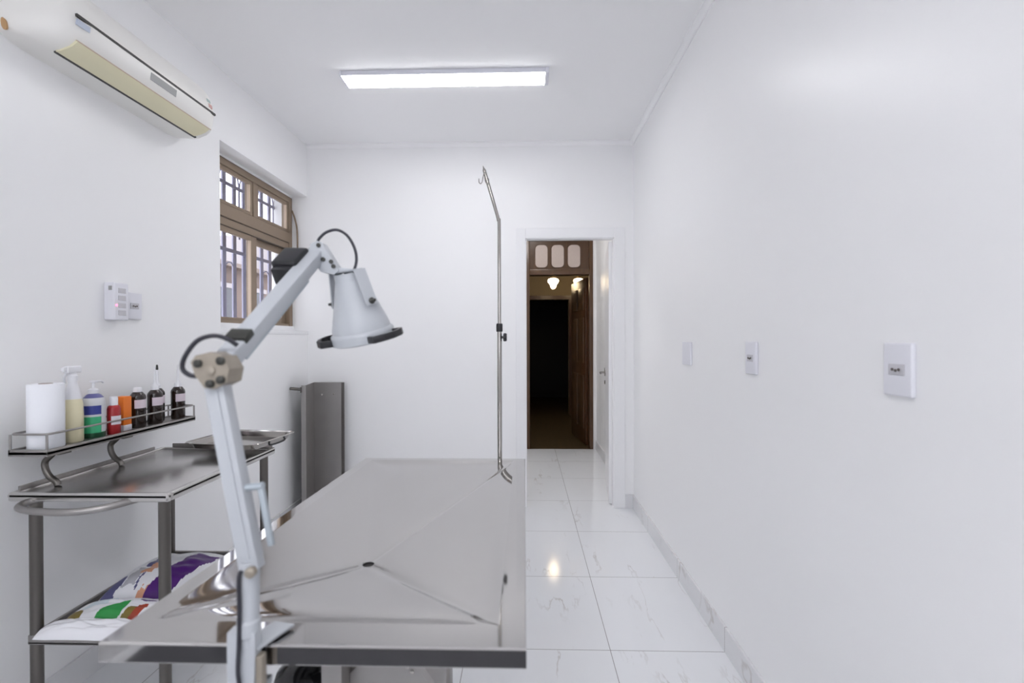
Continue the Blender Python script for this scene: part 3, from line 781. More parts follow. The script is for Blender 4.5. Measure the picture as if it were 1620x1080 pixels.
b = B(); b.box((CX0, CY0+0.03, CZ-0.002), (CX0+0.008, CY1-0.05, CZ+0.011), 0.002); b.box((CX0+0.05, CY1-0.006, CZ-0.002), (CX1-0.012, CY1, CZ+0.016), 0.002); b.done('guard_rail', 'steelt', ct)
for (x, y) in ((-1.553, 1.442), (-1.136, 1.442), (-1.553, 2.005), (-1.136, 2.005)):
    l = simple('leg', 'steeld', lambda b: b.tube([(x, y, 0.085), (x, y, CZ-0.016)], 0.0165, 20), ct)
    b = B(); b.lathe([(0, -0.012), (0.036, -0.012), (0.040, -0.008), (0.040, 0.008), (0.036, 0.012), (0, 0.012)], (x, y+0.015, 0.040), (1, 0, 0), 24); b.done('wheel', 'black', l)
    b = B(); b.box((x-0.02, y-0.01, 0.078), (x+0.02, y+0.03, 0.086)); b.box((x-0.020, y+0.005, 0.036), (x-0.016, y+0.025, 0.078)); b.box((x+0.016, y+0.005, 0.036), (x+0.020, y+0.025, 0.078)); b.done('castor_fork', 'steelb', l, smooth=False)
b = B()
b.box((-1.565, 1.425, 0.338), (-1.124, 2.02, 0.346), 0.002)
for lo, hi in (((-1.565, 1.425, 0.336), (-1.124, 1.437, 0.366)), ((-1.565, 2.008, 0.336), (-1.124, 2.02, 0.366)), ((-1.565, 1.437, 0.336), (-1.553, 2.008, 0.366)), ((-1.136, 1.437, 0.336), (-1.124, 2.008, 0.366))): b.box(lo, hi, 0.003)
b.done('lower_shelf', 'steelt', ct)
b = B(); b.tube(bezier([(-1.475, 1.455, 0.797), (-1.53, 1.43, 0.794), (-1.547, 1.398, 0.79), (-1.52, 1.365, 0.788), (-1.44, 1.345, 0.787), (-1.34, 1.342, 0.787), (-1.27, 1.372, 0.789), (-1.225, 1.425, 0.793), (-1.205, 1.455, 0.797)], 8), 0.0105, 14); b.done('push_handle', 'steelt', ct)
# back shelf carried by two curved tubes
SX0, SX1, SY0, SY1, SZ = -1.630, -1.503, 1.430, 2.095, 0.945
b = B(); b.box((SX0, SY0, SZ-0.014), (SX1, SY1, SZ-0.002), 0.002)
b.box((SX0, SY0, SZ-0.016), (SX0+0.008, SY1, SZ+0.004), 0.002); b.box((SX1-0.008, SY0, SZ-0.018), (SX1, SY1, SZ+0.004), 0.003); b.box((SX0, SY0, SZ-0.018), (SX1, SY0+0.008, SZ+0.004), 0.002); b.box((SX0, SY1-0.008, SZ-0.018), (SX1, SY1, SZ+0.004), 0.002)
sh = b.done('back_shelf', 'steelt', ct)
b = B()
rz = SZ+0.052
loop = []
for (x, y) in ((SX0+0.004, SY0+0.004), (SX1-0.004, SY0+0.004), (SX1-0.004, SY1-0.004), (SX0+0.004, SY1-0.004)): loop.append((x, y))
def rloop(c=0.018):
    out = []
    for i in range(4):
        p = V(loop[i]+(rz,)); a = (V(loop[i-1]+(rz,))-p).normalized(); d = (V(loop[(i+1)%4]+(rz,))-p).normalized()
        for k in range(6):
            t = k/5; out.append(p + a*c*(1-t)**2 + d*c*t**2)
    return out
b.tube(rloop(), 0.0034, 10, closed=True)
for (x, y) in loop: b.tube([(x, y, SZ-0.004), (x, y, rz-0.001)], 0.0034, 10)
b.done('shelf_rail', 'steelt', sh)
for y in (1.50, 1.745):
    b = B(); b.tube(bezier([(SX1-0.05, y, SZ-0.016), (-1.560, y, SZ-0.028), (-1.582, y, SZ-0.050), (-1.582, y, SZ-0.075), (-1.568, y, SZ-0.10), (-1.545, y, SZ-0.118), (-1.540, y, SZ-0.128)], 6), 0.0095, 14)
    b.box((SX1-0.07, y-0.02, SZ-0.024), (SX1-0.01, y+0.02, SZ-0.016)); b.done('shelf_bracket', 'steeld', ct)

# things on the shelf -------------------------------------------------
sx = -1.567
def bottle(name, label, cat, y, group=None, x=sx): return thing(name, label, cat, (x, y, SZ-0.002), group)
G = 'bottles on the trolley shelf'
zb = SZ-0.002
def LA(t, name, prof, m, y, x=sx, n=28, sx_=1.0, sy_=1.0, mis=None, ang=50, par=None, z=zb):
    b = B(); b.lathe(prof, (x, y, z), n=n, sx=sx_, sy=sy_, mis=mis); return b.done(name, m, par or t, ang=ang)
t = bottle('paper_towel_roll', 'white paper towel roll at the near end of the trolley shelf', 'paper towel', 1.489)
LA(t, 'paper', [(0.018, 0.002), (0.0445, 0), (0.0456, 0.002), (0.0458, 0.1), (0.0456, 0.207), (0.0445, 0.209), (0.018, 0.209), (0.018, 0.002)], 'paper', 1.489, n=48)
LA(t, 'core', [(0.0175, 0.002), (0.0175, 0.211), (0.0155, 0.211), (0.0155, 0.002), (0.0175, 0.002)], 'core', 1.489)
# spray bottle
yb_ = 1.580
t = bottle('spray_bottle', 'milky spray bottle of pale yellow liquid beside the paper towel roll', 'spray bottle', yb_)
LA(t, 'liquid_body', [(0, 0), (0.026, 0), (0.0285, 0.004), (0.0285, 0.10), (0.027, 0.135), (0.024, 0.148)], 'yellowliq', yb_)
LA(t, 'bottle_neck', [(0.024, 0.148), (0.019, 0.175), (0.014, 0.195), (0.0125, 0.205), (0.0125, 0.212), (0, 0.212)], 'clearplastic', yb_)
b = B(); z = zb+0.210
b.lathe([(0.0145, 0), (0.0145, 0.018), (0.010, 0.024), (0.010, 0.03)], (sx, yb_, z), n=20)
b.box((sx-0.010, yb_-0.026, z+0.028), (sx+0.010, yb_+0.026, z+0.052), 0.005, 3)
b.box((sx-0.006, yb_-0.036, z+0.034), (sx+0.006, yb_-0.026, z+0.048), 0.003)
sp = b.done('spray_head', 'clearplastic', t)
b = B(); b.tube(bezier([(sx, yb_-0.020, z+0.030), (sx, yb_-0.030, z+0.014), (sx, yb_-0.028, z-0.006)], 6), 0.0042, 8); b.done('trigger', 'palegrey', sp)
# sanitiser
y_ = 1.658
t = bottle('pump_bottle', 'green and blue labelled pump bottle on the trolley shelf', 'pump bottle', y_)
LA(t, 'bottle_body', [(0, 0), (0.031, 0), (0.0335, 0.004), (0.0335, 0.018), (0.0335, 0.076), (0.0335, 0.084), (0.0335, 0.116), (0.033, 0.128), (0.029, 0.143), (0.020, 0.154), (0.013, 0.158), (0, 0.158)], ['dkgreen', 'green', 'palegrey', 'blue', 'bluecap'], y_, n=40,
   mis=[0, 0, 0, 1, 2, 3, 2, 2, 4, 4, 4])
b = B(); b.grid(lambda u, v: V((sx+0.0342*math.cos(-0.15+u*1.1), y_+0.0342*math.sin(-0.15+u*1.1), zb+0.020+v*0.096)), 12, 1); b.done('side_label', 'palegrey', t)
b = B(); b.lathe([(0.0155, 0.158), (0.0155, 0.172), (0.008, 0.176), (0.005, 0.178), (0.005, 0.196), (0.010, 0.198), (0.010, 0.204), (0, 0.205)], (sx, y_, zb), n=18)
b.tube([(sx, y_, zb+0.200), (sx+0.006, y_+0.024, zb+0.201), (sx+0.008, y_+0.032, zb+0.196)], 0.0042, 8); b.done('pump', 'clearplastic', t)
# red bottle
y_ = 1.717; xr = -1.545
t = bottle('red_bottle', 'small deep red bottle with white cap and label', 'bottle', y_, x=xr)
LA(t, 'bottle_body', [(0, 0), (0.0185, 0), (0.0205, 0.003), (0.0205, 0.038), (0.0205, 0.070), (0.0205, 0.094), (0.018, 0.103), (0.012, 0.108), (0, 0.108)], 'red', y_, xr)
b = B(); b.grid(lambda u, v: V((xr+0.0211*math.cos(-1.2+u*1.9), y_+0.0211*math.sin(-1.2+u*1.9), zb+0.036+v*0.032)), 12, 1); b.done('label', 'whitelab', t)
LA(t, 'cap', [(0.0130, 0.104), (0.0130, 0.134), (0.011, 0.139), (0, 0.139)], 'clearplastic', y_, xr)
# orange pack
y_ = 1.780
t = bottle('orange_pack', 'bright orange carton with white base between red and brown bottles', 'carton', y_)
b = B(); b.box((sx-0.021, y_-0.019, zb+0.022), (sx+0.021, y_+0.019, zb+0.132), 0.003); b.done('carton', 'orange', t)
b = B(); b.box((sx-0.0215, y_-0.0195, zb), (sx+0.0215, y_+0.0195, zb+0.022), 0.002); b.done('carton_base', 'whitelab', t)
# four amber bottles
am = []
yy = [1.893, 1.966, 2.028, 2.0, ]
apos = [(-1.562, 1.846), (-1.555, 1.926), (-1.592, 1.984), (-1.553, 2.054)]
labels = ['dark amber bottle with pink label next to the orange carton, no nozzle',
          'second dark amber bottle from the orange carton on the trolley shelf',
          'third dark amber bottle from the orange carton, grey tipped nozzle',
          'dark amber bottle at the far end of the trolley shelf']
x, y = apos[0]
t = thing('amber_bottle', labels[0], 'bottle', (x, y, zb), 'dark amber bottles on the trolley shelf')
LA(t, 'bottle_body', [(0, 0), (0.0245, 0), (0.0268, 0.004), (0.0268, 0.112), (0.0275, 0.119), (0.0255, 0.128), (0.0175, 0.140), (0.013, 0.143), (0, 0.143)], 'amber', y, x, n=28)
b = B(); b.grid(lambda u, v: V((x+0.0274*math.cos(-1.25+u*1.75), y+0.0274*math.sin(-1.25+u*1.75), zb+0.078+v*0.034)), 12, 1); b.done('label', 'pinklab', t)
LA(t, 'cap', [(0.0138, 0.140), (0.0138, 0.157), (0.012, 0.160), (0, 0.160)], 'clearplastic', y, x, n=20)
for (x2, y2), lab in zip(apos[1:], labels[1:]):
    r = t.copy(); COL.objects.link(r); r.location = (x2, y2, zb); r['label'] = lab
    for ch in list(t.children):
        c = ch.copy(); COL.objects.link(c); c.parent = r
    b = B(); b.lathe([(0.010, 0.160), (0.0055, 0.172), (0.0038, 0.22), (0.0024, 0.240), (0, 0.241)], (x2, y2, zb), n=12)
    nz_ = b.done('nozzle', 'clearplastic', r, off=(x2, y2, zb))
    if 'grey tipped' in lab:
        b = B(); b.lathe([(0.0042, 0.222), (0.0048, 0.226), (0.0036, 0.243), (0, 0.245)], (x2, y2, zb), n=12); b.done('nozzle_tip', 'dark', nz_, off=(x2, y2, zb))

# instrument tray across the trolley's far rail ------------------------
tz = CZ+0.0168
tr = thing('instrument_tray', 'shallow stainless steel tray at the far end of the trolley top', 'tray', (-1.245, 2.030, tz))
R = Matrix.Rotation(math.radians(-6), 3, 'Z')
def trayf(b):
    def ring(hx, hy, z, r, n=6):
        return [b.bm.verts.new(V((-1.245, 2.030, 0)) + R @ V((p[0], p[1], 0)) + V((0, 0, z))) for p in rrect(0, 0, 2*hx, 2*hy, r, n)]
    rs = [ring(0.135, 0.115, tz, 0.03), ring(0.143, 0.123, tz+0.004, 0.033), ring(0.152, 0.132, tz+0.026, 0.036), ring(0.168, 0.148, tz+0.030, 0.042), ring(0.170, 0.150, tz+0.028, 0.043),
          ring(0.168, 0.148, tz+0.0275, 0.042), ring(0.154, 0.134, tz+0.0245, 0.036), ring(0.145, 0.125, tz+0.003, 0.033), ring(0.135, 0.115, tz+0.0015, 0.03)]
    # order: outer underside -> rim -> inside
    order = [0, 1, 2, 5, 4, 3, 6, 7, 8]
    rs = [rs[0], rs[1], rs[2], rs[5], rs[4], rs[3], rs[6], rs[7], rs[8]]
    n = len(rs[0])
    for i in range(len(rs)-1):
        for k in range(n): b._face((rs[i][k], rs[i][(k+1)%n], rs[i+1][(k+1)%n], rs[i+1][k]))
    b._face(rs[0]); b._face(rs[-1])
simple('tray_body', 'chrome', trayf, tr, ang=40)
b = B(); cc = V((-1.245, 2.030, tz))
b.tube(bezier([cc+R@V((0.162, -0.05, 0.024)), cc+R@V((0.166, -0.05, 0.010)), cc+R@V((0.168, 0, 0.007)), cc+R@V((0.166, 0.05, 0.010)), cc+R@V((0.162, 0.05, 0.024))], 6), 0.004, 10)
b.done('tray_handle', 'black', tr)

# bags on the lower shelf ----------------------------------------------
def pillow(c, L, W, Hh, rotz, seed, tilt=0.0, nx=110, ny=80, pick=None, wr=0.10):
    c = V(c); Rm = Matrix.Rotation(rotz, 3, 'Z') @ Matrix.Rotation(tilt, 3, 'X')
    def f(b):
        def sh(u, v, top):
            x, y = 2*u-1, 2*v-1
            ex = max(0, 1-abs(x)**2.6); ey = max(0, 1-abs(y)**2.6)
            h = (ex*ey)**0.42
            n = noise.noise(V((u*4.5+seed, v*4.0, seed*1.7)))*0.5+noise.noise(V((u*12+seed, v*10, 3)))*0.22
            h *= (1+wr*2.2*n)
            px = x*L/2*(1+0.05*noise.noise(V((v*5, seed, 1)))); py = y*W/2*(1+0.05*noise.noise(V((u*5, seed, 2))))
            z = h*Hh if top else -min(h, 1)*Hh*0.0
            return px, py, z
        tops = b.grid(lambda u, v: c + Rm @ V(sh(u, v, True)), nx, ny, mi=pick)
        b.mi = 0
        edge = [tops[i][0] for i in range(nx+1)] + [tops[nx][j] for j in range(1, ny+1)] + [tops[i][ny] for i in range(nx-1, -1, -1)] + [tops[0][j] for j in range(ny-1, 0, -1)]
        b._face(list(reversed(edge)))
    return f
zs = 0.3475
def pickA(u, v):   # print of the upper pack
    w = 0.03*noise.noise(V((u*7, v*7, 5)))
    uu, vv = u+w, v-w
    if 0.60 < uu < 0.74 and vv < 0.34: return 1           # placeholder bands
    if uu > 0.66 and vv > 0.50: return 1
    if 0.40 < uu < 0.66 and vv > 0.86: return 5
    if 0.08 < uu < 0.28 and 0.34 < vv < 0.60: return 2
    if 0.30 < uu < 0.48 and 0.36 < vv < 0.66: return 3
    if 0.50 < uu < 0.58 and 0.26 < vv < 0.55: return 2
    if 0.60 < uu < 0.76 and 0.40 < vv < 0.50: return 4
    return 0
bagx = -1.345
o = thing('printed_package', 'soft white package with purple and navy print on the trolley lower shelf', 'package', (bagx, 1.79, zs))
b = B(); pillow((bagx, 1.755, zs), 0.30, 0.36, 0.100, math.radians(90), 3.1, pick=None)(b)
# colour the faces by where they sit on the pack
def paint(b, fn):
    for fc in b.bm.faces:
        q = fc.calc_center_median(); fc.material_index = fn(q.x, q.y, q.z)
def fn(x, y, z):
    w = 0.012*noise.noise(V((x*25, y*25, 4)))
    x2, y2 = x+w, y+w
    if z < zs+0.004: return 0
    r_ = (x2+1.351)*0.97+(y2-1.584)*0.0
    t_ = (y2-1.60)/0.20
    xb = -1.350+0.045*t_                 # left border of the purple band, slanting along the pack
    if 0.02 < t_ < 1.15 and xb < x2 < xb+0.085: return 1
    if 0.15 < t_ < 0.75 and xb-0.028 < x2 < xb-0.006: return 0
    if -0.05 < t_ < 0.22 and xb-0.030 < x2 < xb+0.01: return 5
    if 0.40 < t_ < 0.70 and xb-0.085 < x2 < xb-0.04: return 5
    if -1.515 < x2 < -1.455 and 1.61 < y2 < 1.68: return 2
    if -1.450 < x2 < -1.405 and 1.635 < y2 < 1.72: return 3
    if -1.425 < x2 < -1.385 and 1.725 < y2 < 1.80: return 2
    if -1.400 < x2 < -1.392 and 1.62 < y2 < 1.70: return 2
    return 0
paint(b, fn)
b.done('wrapper', ['bag', 'purple', 'navy', 'greyp', 'redp', 'orangep'], o, ang=80)
o = thing('green_printed_package', 'white package with green and red print in front of the purple one', 'package', (-1.345, 1.56, zs))
b = B(); pillow((-1.340, 1.537, zs), 0.125, 0.37, 0.066, math.radians(90), 8.2, nx=70, ny=110)(b)
def fn(x, y, z):
    w = 0.010*noise.noise(V((x*30, y*30, 9)))
    x2, y2 = x+w, y+w
    if z < zs+0.004: return 0
    if -1.405 < x2 < -1.325 and 1.47 < y2 < 1.505+0.45*(x2+1.405): return 1
    if -1.315 < x2 < -1.290 and y2 < 1.515: return 3
    if -1.290 < x2 < -1.262 and y2 < 1.525: return 2
    if -1.53 < x2 < -1.462 and y2 < 1.518: return 3
    if -1.47 < x2 < -1.40 and y2 > 1.52: return 4
    if -1.31 < x2 < -1.25 and 1.545 < y2 < 1.555: return 5
    return 0
paint(b, fn)
b.done('wrapper', ['bag', 'greenp', 'redp', 'olive', 'palebl', 'purple'], o, ang=80)
o = thing('white_bag', 'crumpled plain white plastic bag at the front of the lower shelf', 'bag', (-1.36, 1.45, 0.366))
b = B(); pillow((-1.36, 1.437, 0.3665), 0.066, 0.34, 0.042, math.radians(90), 5.4, nx=50, ny=90, wr=0.18)(b)
b.done('bag_film', 'bagw', o, ang=80)

# ------------------------------------------------------------------ upright steel trough in the corner
tg = thing('steel_trough', 'worn stainless steel trough standing upright in the far left corner', 'trough', (-1.48, 3.45, 0))
TZT = 0.968
def sheet(b, pts, th, z0, z1):
    n = len(pts); L_ = []
    for i, p in enumerate(pts):
        p = V(p)
        d0 = (V(pts[i])-V(pts[i-1])).normalized() if i > 0 else (V(pts[1])-V(pts[0])).normalized()
        d1 = (V(pts[i+1])-V(pts[i])).normalized() if i < n-1 else d0
        nn = (V((-d0.y, d0.x))+V((-d1.y, d1.x)))
        nn = nn.normalized()*th/max(0.4, nn.length/2)
        L_.append((p, p+nn))
    poly = [tuple(a) for a, c in L_] + [tuple(c) for a, c in reversed(L_)]
    b.prism(poly, z0, z1, 'XY')
b = B(); sheet(b, [(-1.592, 3.29), (-1.557, 3.29), (-1.606, 3.525), (-1.400, 3.535), (-1.372, 3.520)], 0.003, 0.002, TZT); b.done('trough_sheet', 'steelt', tg, smooth=False)
b = B(); b.box((-1.560, 3.288, TZT-0.0), (-1.40, 3.30, TZT+0.0)) if False else None
b.tube([(-1.672, 3.292, 0.945), (-1.59, 3.296, 0.938)], 0.011, 12); b.box((-1.596, 3.285, 0.915), (-1.588, 3.31, 0.955)); b.done('pipe_stub', 'steeld', tg)
b = B(); b.box((-1.598, 3.296, 0.0), (-1.39, 3.54, 0.004)); b.done('end_plate', 'steelt', tg, smooth=False)
for (x, z) in ((-1.548, 0.872), (-1.455, 0.876)):
    b = B(); b.lathe([(0.006, 0), (0.006, 0.003), (0.003, 0.006), (0, 0.0062)], (x, 3.5285+0.0049*(x+1.606)/0.0206*0.1, z), (0, -1, 0), 12); b.done('bolt', 'chrome', tg)

# ------------------------------------------------------------------ articulated lamp clamped on the table's front edge
LPX, LPY = -0.412, 0.688
lm = thing('clamp_lamp', 'white articulated surgical lamp clamped to the table front edge', 'lamp', (LPX, LPY, 0.78))
# clamp
b = B()
b.prism([(-0.419, 0.683), (-0.396, 0.683), (-0.372, 0.742), (-0.408, 0.748), (-0.425, 0.70)], TZ+0.0028, TZ+0.0068, 'XY')
b.prism([(-0.440, 0.862), (-0.398, 0.862), (-0.399, 0.80), (-0.404, 0.75), (-0.436, 0.75), (-0.440, 0.80)], 0.676, 0.694, 'XZ')
b.box((-0.436, 0.676, 0.748), (-0.404, 0.735, 0.760), 0.002)
b.done('clamp', 'enamel', lm)
b = B(); b.tube([(-0.420, 0.718, 0.755), (-0.420, 0.718, 0.7965)], 0.006, 12); b.tube([(-0.420, 0.718, 0.745), (-0.420, 0.718, 0.756)], 0.012, 12); b.done('clamp_screw', 'tan', lm)
b = B(); b.box((-0.399, 0.678, 0.775), (-0.389, 0.692, 0.826), 0.002); b.done('clamp_bolt', 'tan', lm)
b = B(); b.tube([(-0.414, 0.688, 0.84), (-0.411, 0.688, 0.965)], 0.0135, 16); b.lathe([(0.0165, 0), (0.0165, 0.02), (0.0135, 0.024)], (-0.414, 0.688, 0.855), n=18); b.done('post', 'enamel', lm)
# lower arm
A0, A1 = V((-0.409, 0.690, 0.950)), V((-0.468, 0.695, 1.247))
b = B(); b.obox(A0, A1, 0.030, 0.022, up=(0, -1, 0), bev=0.003); 
ax = (A1-A0).normalized(); sd = V((ax.z, 0, -ax.x))
b.obox(A0+sd*0.004+V((0, -0.0115, 0))+ax*0.02, A1+sd*0.004+V((0, -0.0115, 0))-ax*0.03, 0.004, 0.003, up=(0, -1, 0))
lower = b.done('lower_arm', 'enamel', lm)
b = B(); b.obox(V((-0.396, 0.690, 1.076)), V((-0.380, 0.690, 0.986)), 0.0085, 0.008, up=(0, -1, 0), bev=0.002); b.tube([(-0.425, 0.690, 1.072), (-0.392, 0.690, 1.076)], 0.0055, 10); b.done('spring_lever', 'enamelb', lower)
b = B(); b.lathe([(0.008, 0), (0.008, 0.008), (0.005, 0.011), (0, 0.0115)], (-0.403, 0.679, 0.953), (0, -1, 0), 14); b.done('pivot_bolt', 'tan', lower)
# elbow joint
b = B(); b.prism([(-0.492, 1.262), (-0.484, 1.272), (-0.462, 1.277), (-0.445, 1.271), (-0.434, 1.252), (-0.438, 1.232), (-0.458, 1.222), (-0.472, 1.224), (-0.486, 1.243)], 0.676, 0.712, 'XZ'); jt = b.done('elbow_joint', 'tan', lm)
for (x, z) in ((-0.480, 1.260), (-0.462, 1.230), (-0.446, 1.236), (-0.446, 1.264)):
    b = B(); b.lathe([(0.0062, 0), (0.0062, 0.004), (0.003, 0.006), (0, 0.0062)], (x, 0.676, z), (0, -1, 0), 12); b.done('bolt', 'dark', jt)
b = B(); b.lathe([(0.008, 0), (0.008, 0.002), (0.004, 0.0035), (0, 0.0036)], (-0.463, 0.676, 1.249), (0, -1, 0), 16); b.done('pivot_bolt', 'tan', jt)
# upper arm
U0, U1 = V((-0.462, 0.712, 1.262)), V((-0.4435, 1.000, 1.484))
uax = (U1-U0).normalized()
b = B(); b.obox(U0-uax*0.01, U1+uax*0.01, 0.032, 0.026, up=(0, -0.6, 0.8), bev=0.004)
upper = b.done('upper_arm', 'enamel', lm)
b = B(); dn = V((0.009, 0.008, -0.015)); b.obox(U0+dn+uax*0.03, U1+dn-uax*0.09, 0.007, 0.006, up=(0, -0.6, 0.8), bev=0.001); b.done('tension_rod', 'enamelb', upper)
b = B(); b.obox(U0+uax*0.035+V((0,-0.008,0.010)), U0+uax*0.06+V((0,-0.008,0.010)), 0.036, 0.012, up=(0, -0.6, 0.8), bev=0.002); b.done('arm_band', 'dark', upper)
# black housing beside the arm
bc = V((-0.481, 0.965, 1.452))
b = B(); b.obox(bc-uax*0.038, bc+uax*0.030, 0.052, 0.050, up=(0, -0.6, 0.8), bev=0.006, seg=3)
b.obox(bc-uax*0.055, bc-uax*0.034, 0.040, 0.036, up=(0, -0.6, 0.8), bev=0.005)
b.obox(bc+uax*0.028, bc+uax*0.046, 0.030, 0.030, up=(0, -0.6, 0.8), bev=0.005)
b.tube([bc+uax*0.030+V((0.02, 0, 0.012)), bc+uax*0.062+V((0.022, 0, 0.012))], 0.006, 10)
b.tube([bc-uax*0.05+V((0.01, -0.01, -0.01)), bc-uax*0.07+V((0.012, -0.01, -0.018))], 0.005, 10); b.done('switch_housing', 'black', lm)
# head knuckle
b = B(); b.prism([(-0.455, 1.482), (-0.452, 1.497), (-0.438, 1.504), (-0.428, 1.500), (-0.398, 1.452), (-0.392, 1.440), (-0.402, 1.432), (-0.430, 1.438), (-0.447, 1.462)], 0.978, 1.006, 'XZ'); kn = b.done('knuckle', 'enamel', lm)
for (x, z) in ((-0.424, 1.464), (-0.407, 1.459), (-0.402, 1.449), (-0.434, 1.494)):
    b = B(); b.lathe([(0.0045, 0), (0.0045, 0.003), (0, 0.004)], (x, 0.978, z), (0, -1, 0), 12); b.done('bolt', 'dark', kn)
# shade
hax = V((-0.15, -0.22, 0.95)).normalized(); C0 = V((-0.354, 1.02, 1.304))
hu = (V((1, 0, 0))-hax*hax.x).normalized(); hv = hax.cross(hu)
def hpnt(a, r, h): return C0 + hax*h + (hu*math.cos(a)+hv*math.sin(a))*r
b = B(); b.lathe([(0.064, -0.012), (0.0675, -0.010), (0.0675, 0.006), (0.0665, 0.010), (0.062, 0.014), (0.0615, 0.020), (0.0545, 0.045), (0.0535, 0.0465), (0.0325, 0.118), (0.031, 0.122), (0.0305, 0.134), (0.029, 0.137), (0, 0.137)], C0, hax, 48)
b.lathe([(0.064, -0.012), (0.059, 0.012), (0.030, 0.115), (0, 0.117)], C0, hax, 48)
shd = b.done('lamp_shade', 'enamel', lm, ang=40)
b = B(); b.lathe([(0.0, 0.055), (0.018, 0.058), (0.022, 0.075), (0.014, 0.10), (0.012, 0.118)], C0, hax, 20); b.done('bulb', 'clearplastic', shd)
# yoke
b = B()
tp = C0 + hax*0.139
yl, yr = hpnt(PI-0.30, 0.056, 0.075), hpnt(-0.62, 0.055, 0.075)
tl, trr = tp + (yl-hpnt(0, 0, 0.075)).normalized()*0.044, tp + (yr-hpnt(0, 0, 0.075)).normalized()*0.040
b.obox(tl+hax*0.004, trr+hax*0.004, 0.018, 0.003, up=hax)
for a_, c_, w_ in ((tl, yl, 0.016), (trr, yr, 0.028)): b.obox(a_+hax*0.004, c_+(c_-a_).normalized()*0.008, w_, 0.003, up=(c_-(C0+hax*0.075)))
b.obox(V((-0.43, 0.992, 1.446)), tp+hax*0.006+V((0.03, 0, -0.006)), 0.018, 0.010, up=(0, 0, 1), bev=0.002)
yk = b.done('yoke', 'enamel', lm)
for c_ in (yl, yr):
    d = (c_-(C0+hax*0.07)).normalized()
    b = B(); b.lathe([(0.006, 0), (0.007, 0.004), (0.003, 0.008), (0.003, 0.014), (0, 0.0145)], c_+d*0.001, d, 12); b.done('thumb_screw', 'dark', yk)
# handles
for a_ in (PI+0.05, -0.55):
    pts = [hpnt(a_-0.52, 0.066, -0.002), hpnt(a_-0.44, 0.088, -0.001), hpnt(a_-0.26, 0.094, 0.0), hpnt(a_, 0.096, 0.0), hpnt(a_+0.26, 0.094, 0.0), hpnt(a_+0.44, 0.088, -0.001), hpnt(a_+0.52, 0.066, -0.002)]
    b = B()
    for p, q in zip(pts, pts[1:]):
        dd = (q-p).normalized(); b.obox(p-dd*0.003, q+dd*0.003, 0.007, 0.015, up=hax, bev=0.002)
    b.done('grip_handle', 'black', shd)
# cables
b = B(); b.tube(bezier([(-0.440, 0.706, 1.286), (-0.452, 0.700, 1.296), (-0.470, 0.694, 1.301), (-0.492, 0.690, 1.293), (-0.509, 0.688, 1.270), (-0.513, 0.688, 1.252), (-0.502, 0.688, 1.242), (-0.486, 0.688, 1.240)], 6), 0.0035, 10); b.done('cable', 'cable', lm)
b = B(); b.tube(bezier([(-0.446, 0.995, 1.500), (-0.440, 0.995, 1.512), (-0.425, 0.995, 1.525), (-0.402, 0.995, 1.530), (-0.380, 0.995, 1.518), (-0.364, 0.994, 1.492), (-0.359, 0.993, 1.465), (-0.364, 0.990, 1.442), (-0.374, 0.988, 1.434), (-0.386, 0.988, 1.440)], 6), 0.003, 10); b.done('cable', 'cable', lm)
b = B(); b.tube(bezier([(-0.417, 0.6755, 0.955), (-0.419, 0.672, 0.945), (-0.418, 0.671, 0.90), (-0.4185, 0.6705, 0.85), (-0.420, 0.670, 0.81), (-0.417, 0.670, 0.77), (-0.414, 0.672, 0.60), (-0.40, 0.68, 0.30), (-0.37, 0.75, 0.02), (-0.30, 0.9, 0.006), (-0.20, 1.3, 0.006)], 8), 0.0030, 10); b.done('power_cable', 'cable', lm)

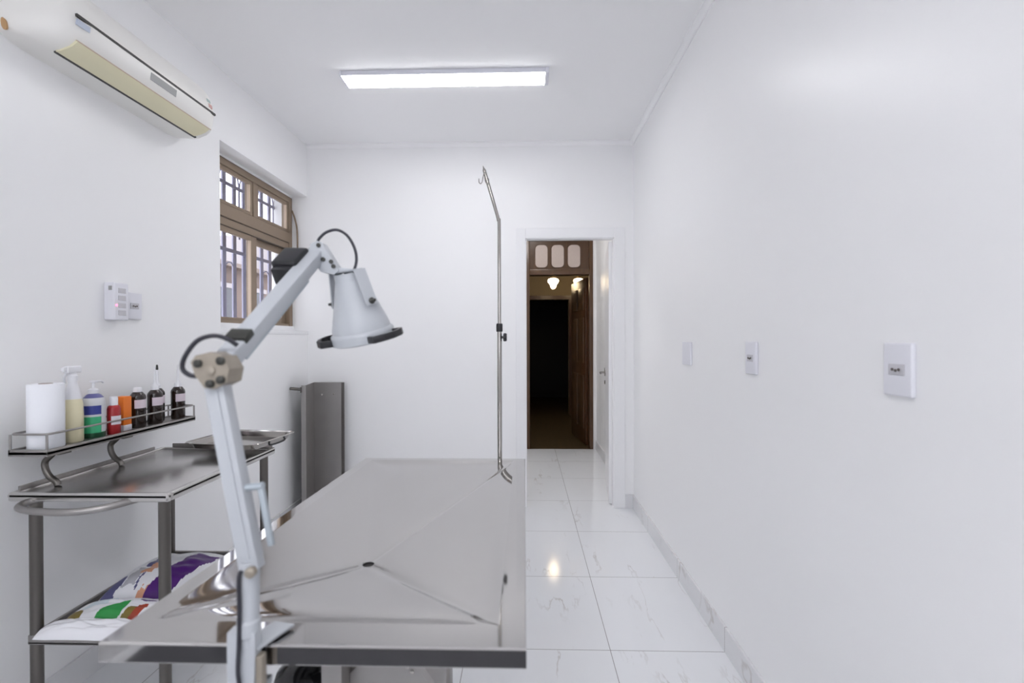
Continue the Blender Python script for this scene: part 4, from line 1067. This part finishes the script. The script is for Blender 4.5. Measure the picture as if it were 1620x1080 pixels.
# ------------------------------------------------------------------ light: overcast daylight outside, LED battens and globes inside, some of them added
w = bpy.data.worlds.new('World'); S.world = w; w.use_nodes = True
bg = w.node_tree.nodes['Background']
bg.inputs[0].default_value = (0.95, 0.962, 1.0, 1); bg.inputs[1].default_value = 3.8
def portal(loc, rot, sx_, sy_):
    l = bpy.data.lights.new('window_portal', 'AREA'); l.shape = 'RECTANGLE'; l.size = sx_; l.size_y = sy_
    l.cycles.is_portal = True
    o = bpy.data.objects.new('window_portal', l); COL.objects.link(o); o.location = loc; o.rotation_euler = rot
portal((-0.425, YF-0.13, 1.675), (math.radians(90), 0, 0), 1.65, 1.35)
portal((XL-WT-0.01, 3.07, 1.88), (0, math.radians(-90), 0), 1.05, 1.05)

# ------------------------------------------------------------------ camera
cam = bpy.data.cameras.new('camera'); co = bpy.data.objects.new('camera', cam); COL.objects.link(co)
fpx, pt, yw, rl, ch = 739.27, 0.0055, -0.0263, -0.0026, 1.295
def world_dir(u, v):
    c, s = math.cos(rl), math.sin(rl); a, b_ = c*u+s*v, -s*u+c*v
    x, y, z = a, 1.0 if False else 0, -b_
    return x, z
# camera axes expressed in world space (yaw, pitch, roll recovered from the room's vanishing lines)
def to_world(x, y, z):
    c, s = math.cos(pt), math.sin(pt); y, z = c*y+s*z, -s*y+c*z
    c, s = math.cos(yw), math.sin(yw); x, y = c*x+s*y, -s*x+c*y
    return V((x, y, z))
c, s = math.cos(rl), math.sin(rl)
right = to_world(c, 0, s); upv = to_world(-s, 0, c); fwd = to_world(0, 1, 0)
Mx = Matrix((right, upv, -fwd)).transposed().to_4x4(); Mx.translation = (0, 0, ch)
co.matrix_world = Mx
cam.sensor_width = 36; cam.lens = fpx*36/1620; cam.clip_start = 0.02
cam.dof.use_dof = True; cam.dof.focus_distance = 2.6; cam.dof.aperture_fstop = 2.8
S.camera = co

for o in list(bpy.data.objects):
    if '_o' in o.keys(): del o['_o']
S.cycles.use_denoising = True
S.cycles.max_bounces = 12; S.cycles.diffuse_bounces = 8; S.cycles.transparent_max_bounces = 12
S.cycles.sample_clamp_indirect = 8
S.cycles.caustics_reflective = False
vs = S.view_settings
vs.view_transform = 'Standard'; vs.look = 'None'; vs.gamma = 1.0; vs.exposure = 0.0
vs.use_curve_mapping = False
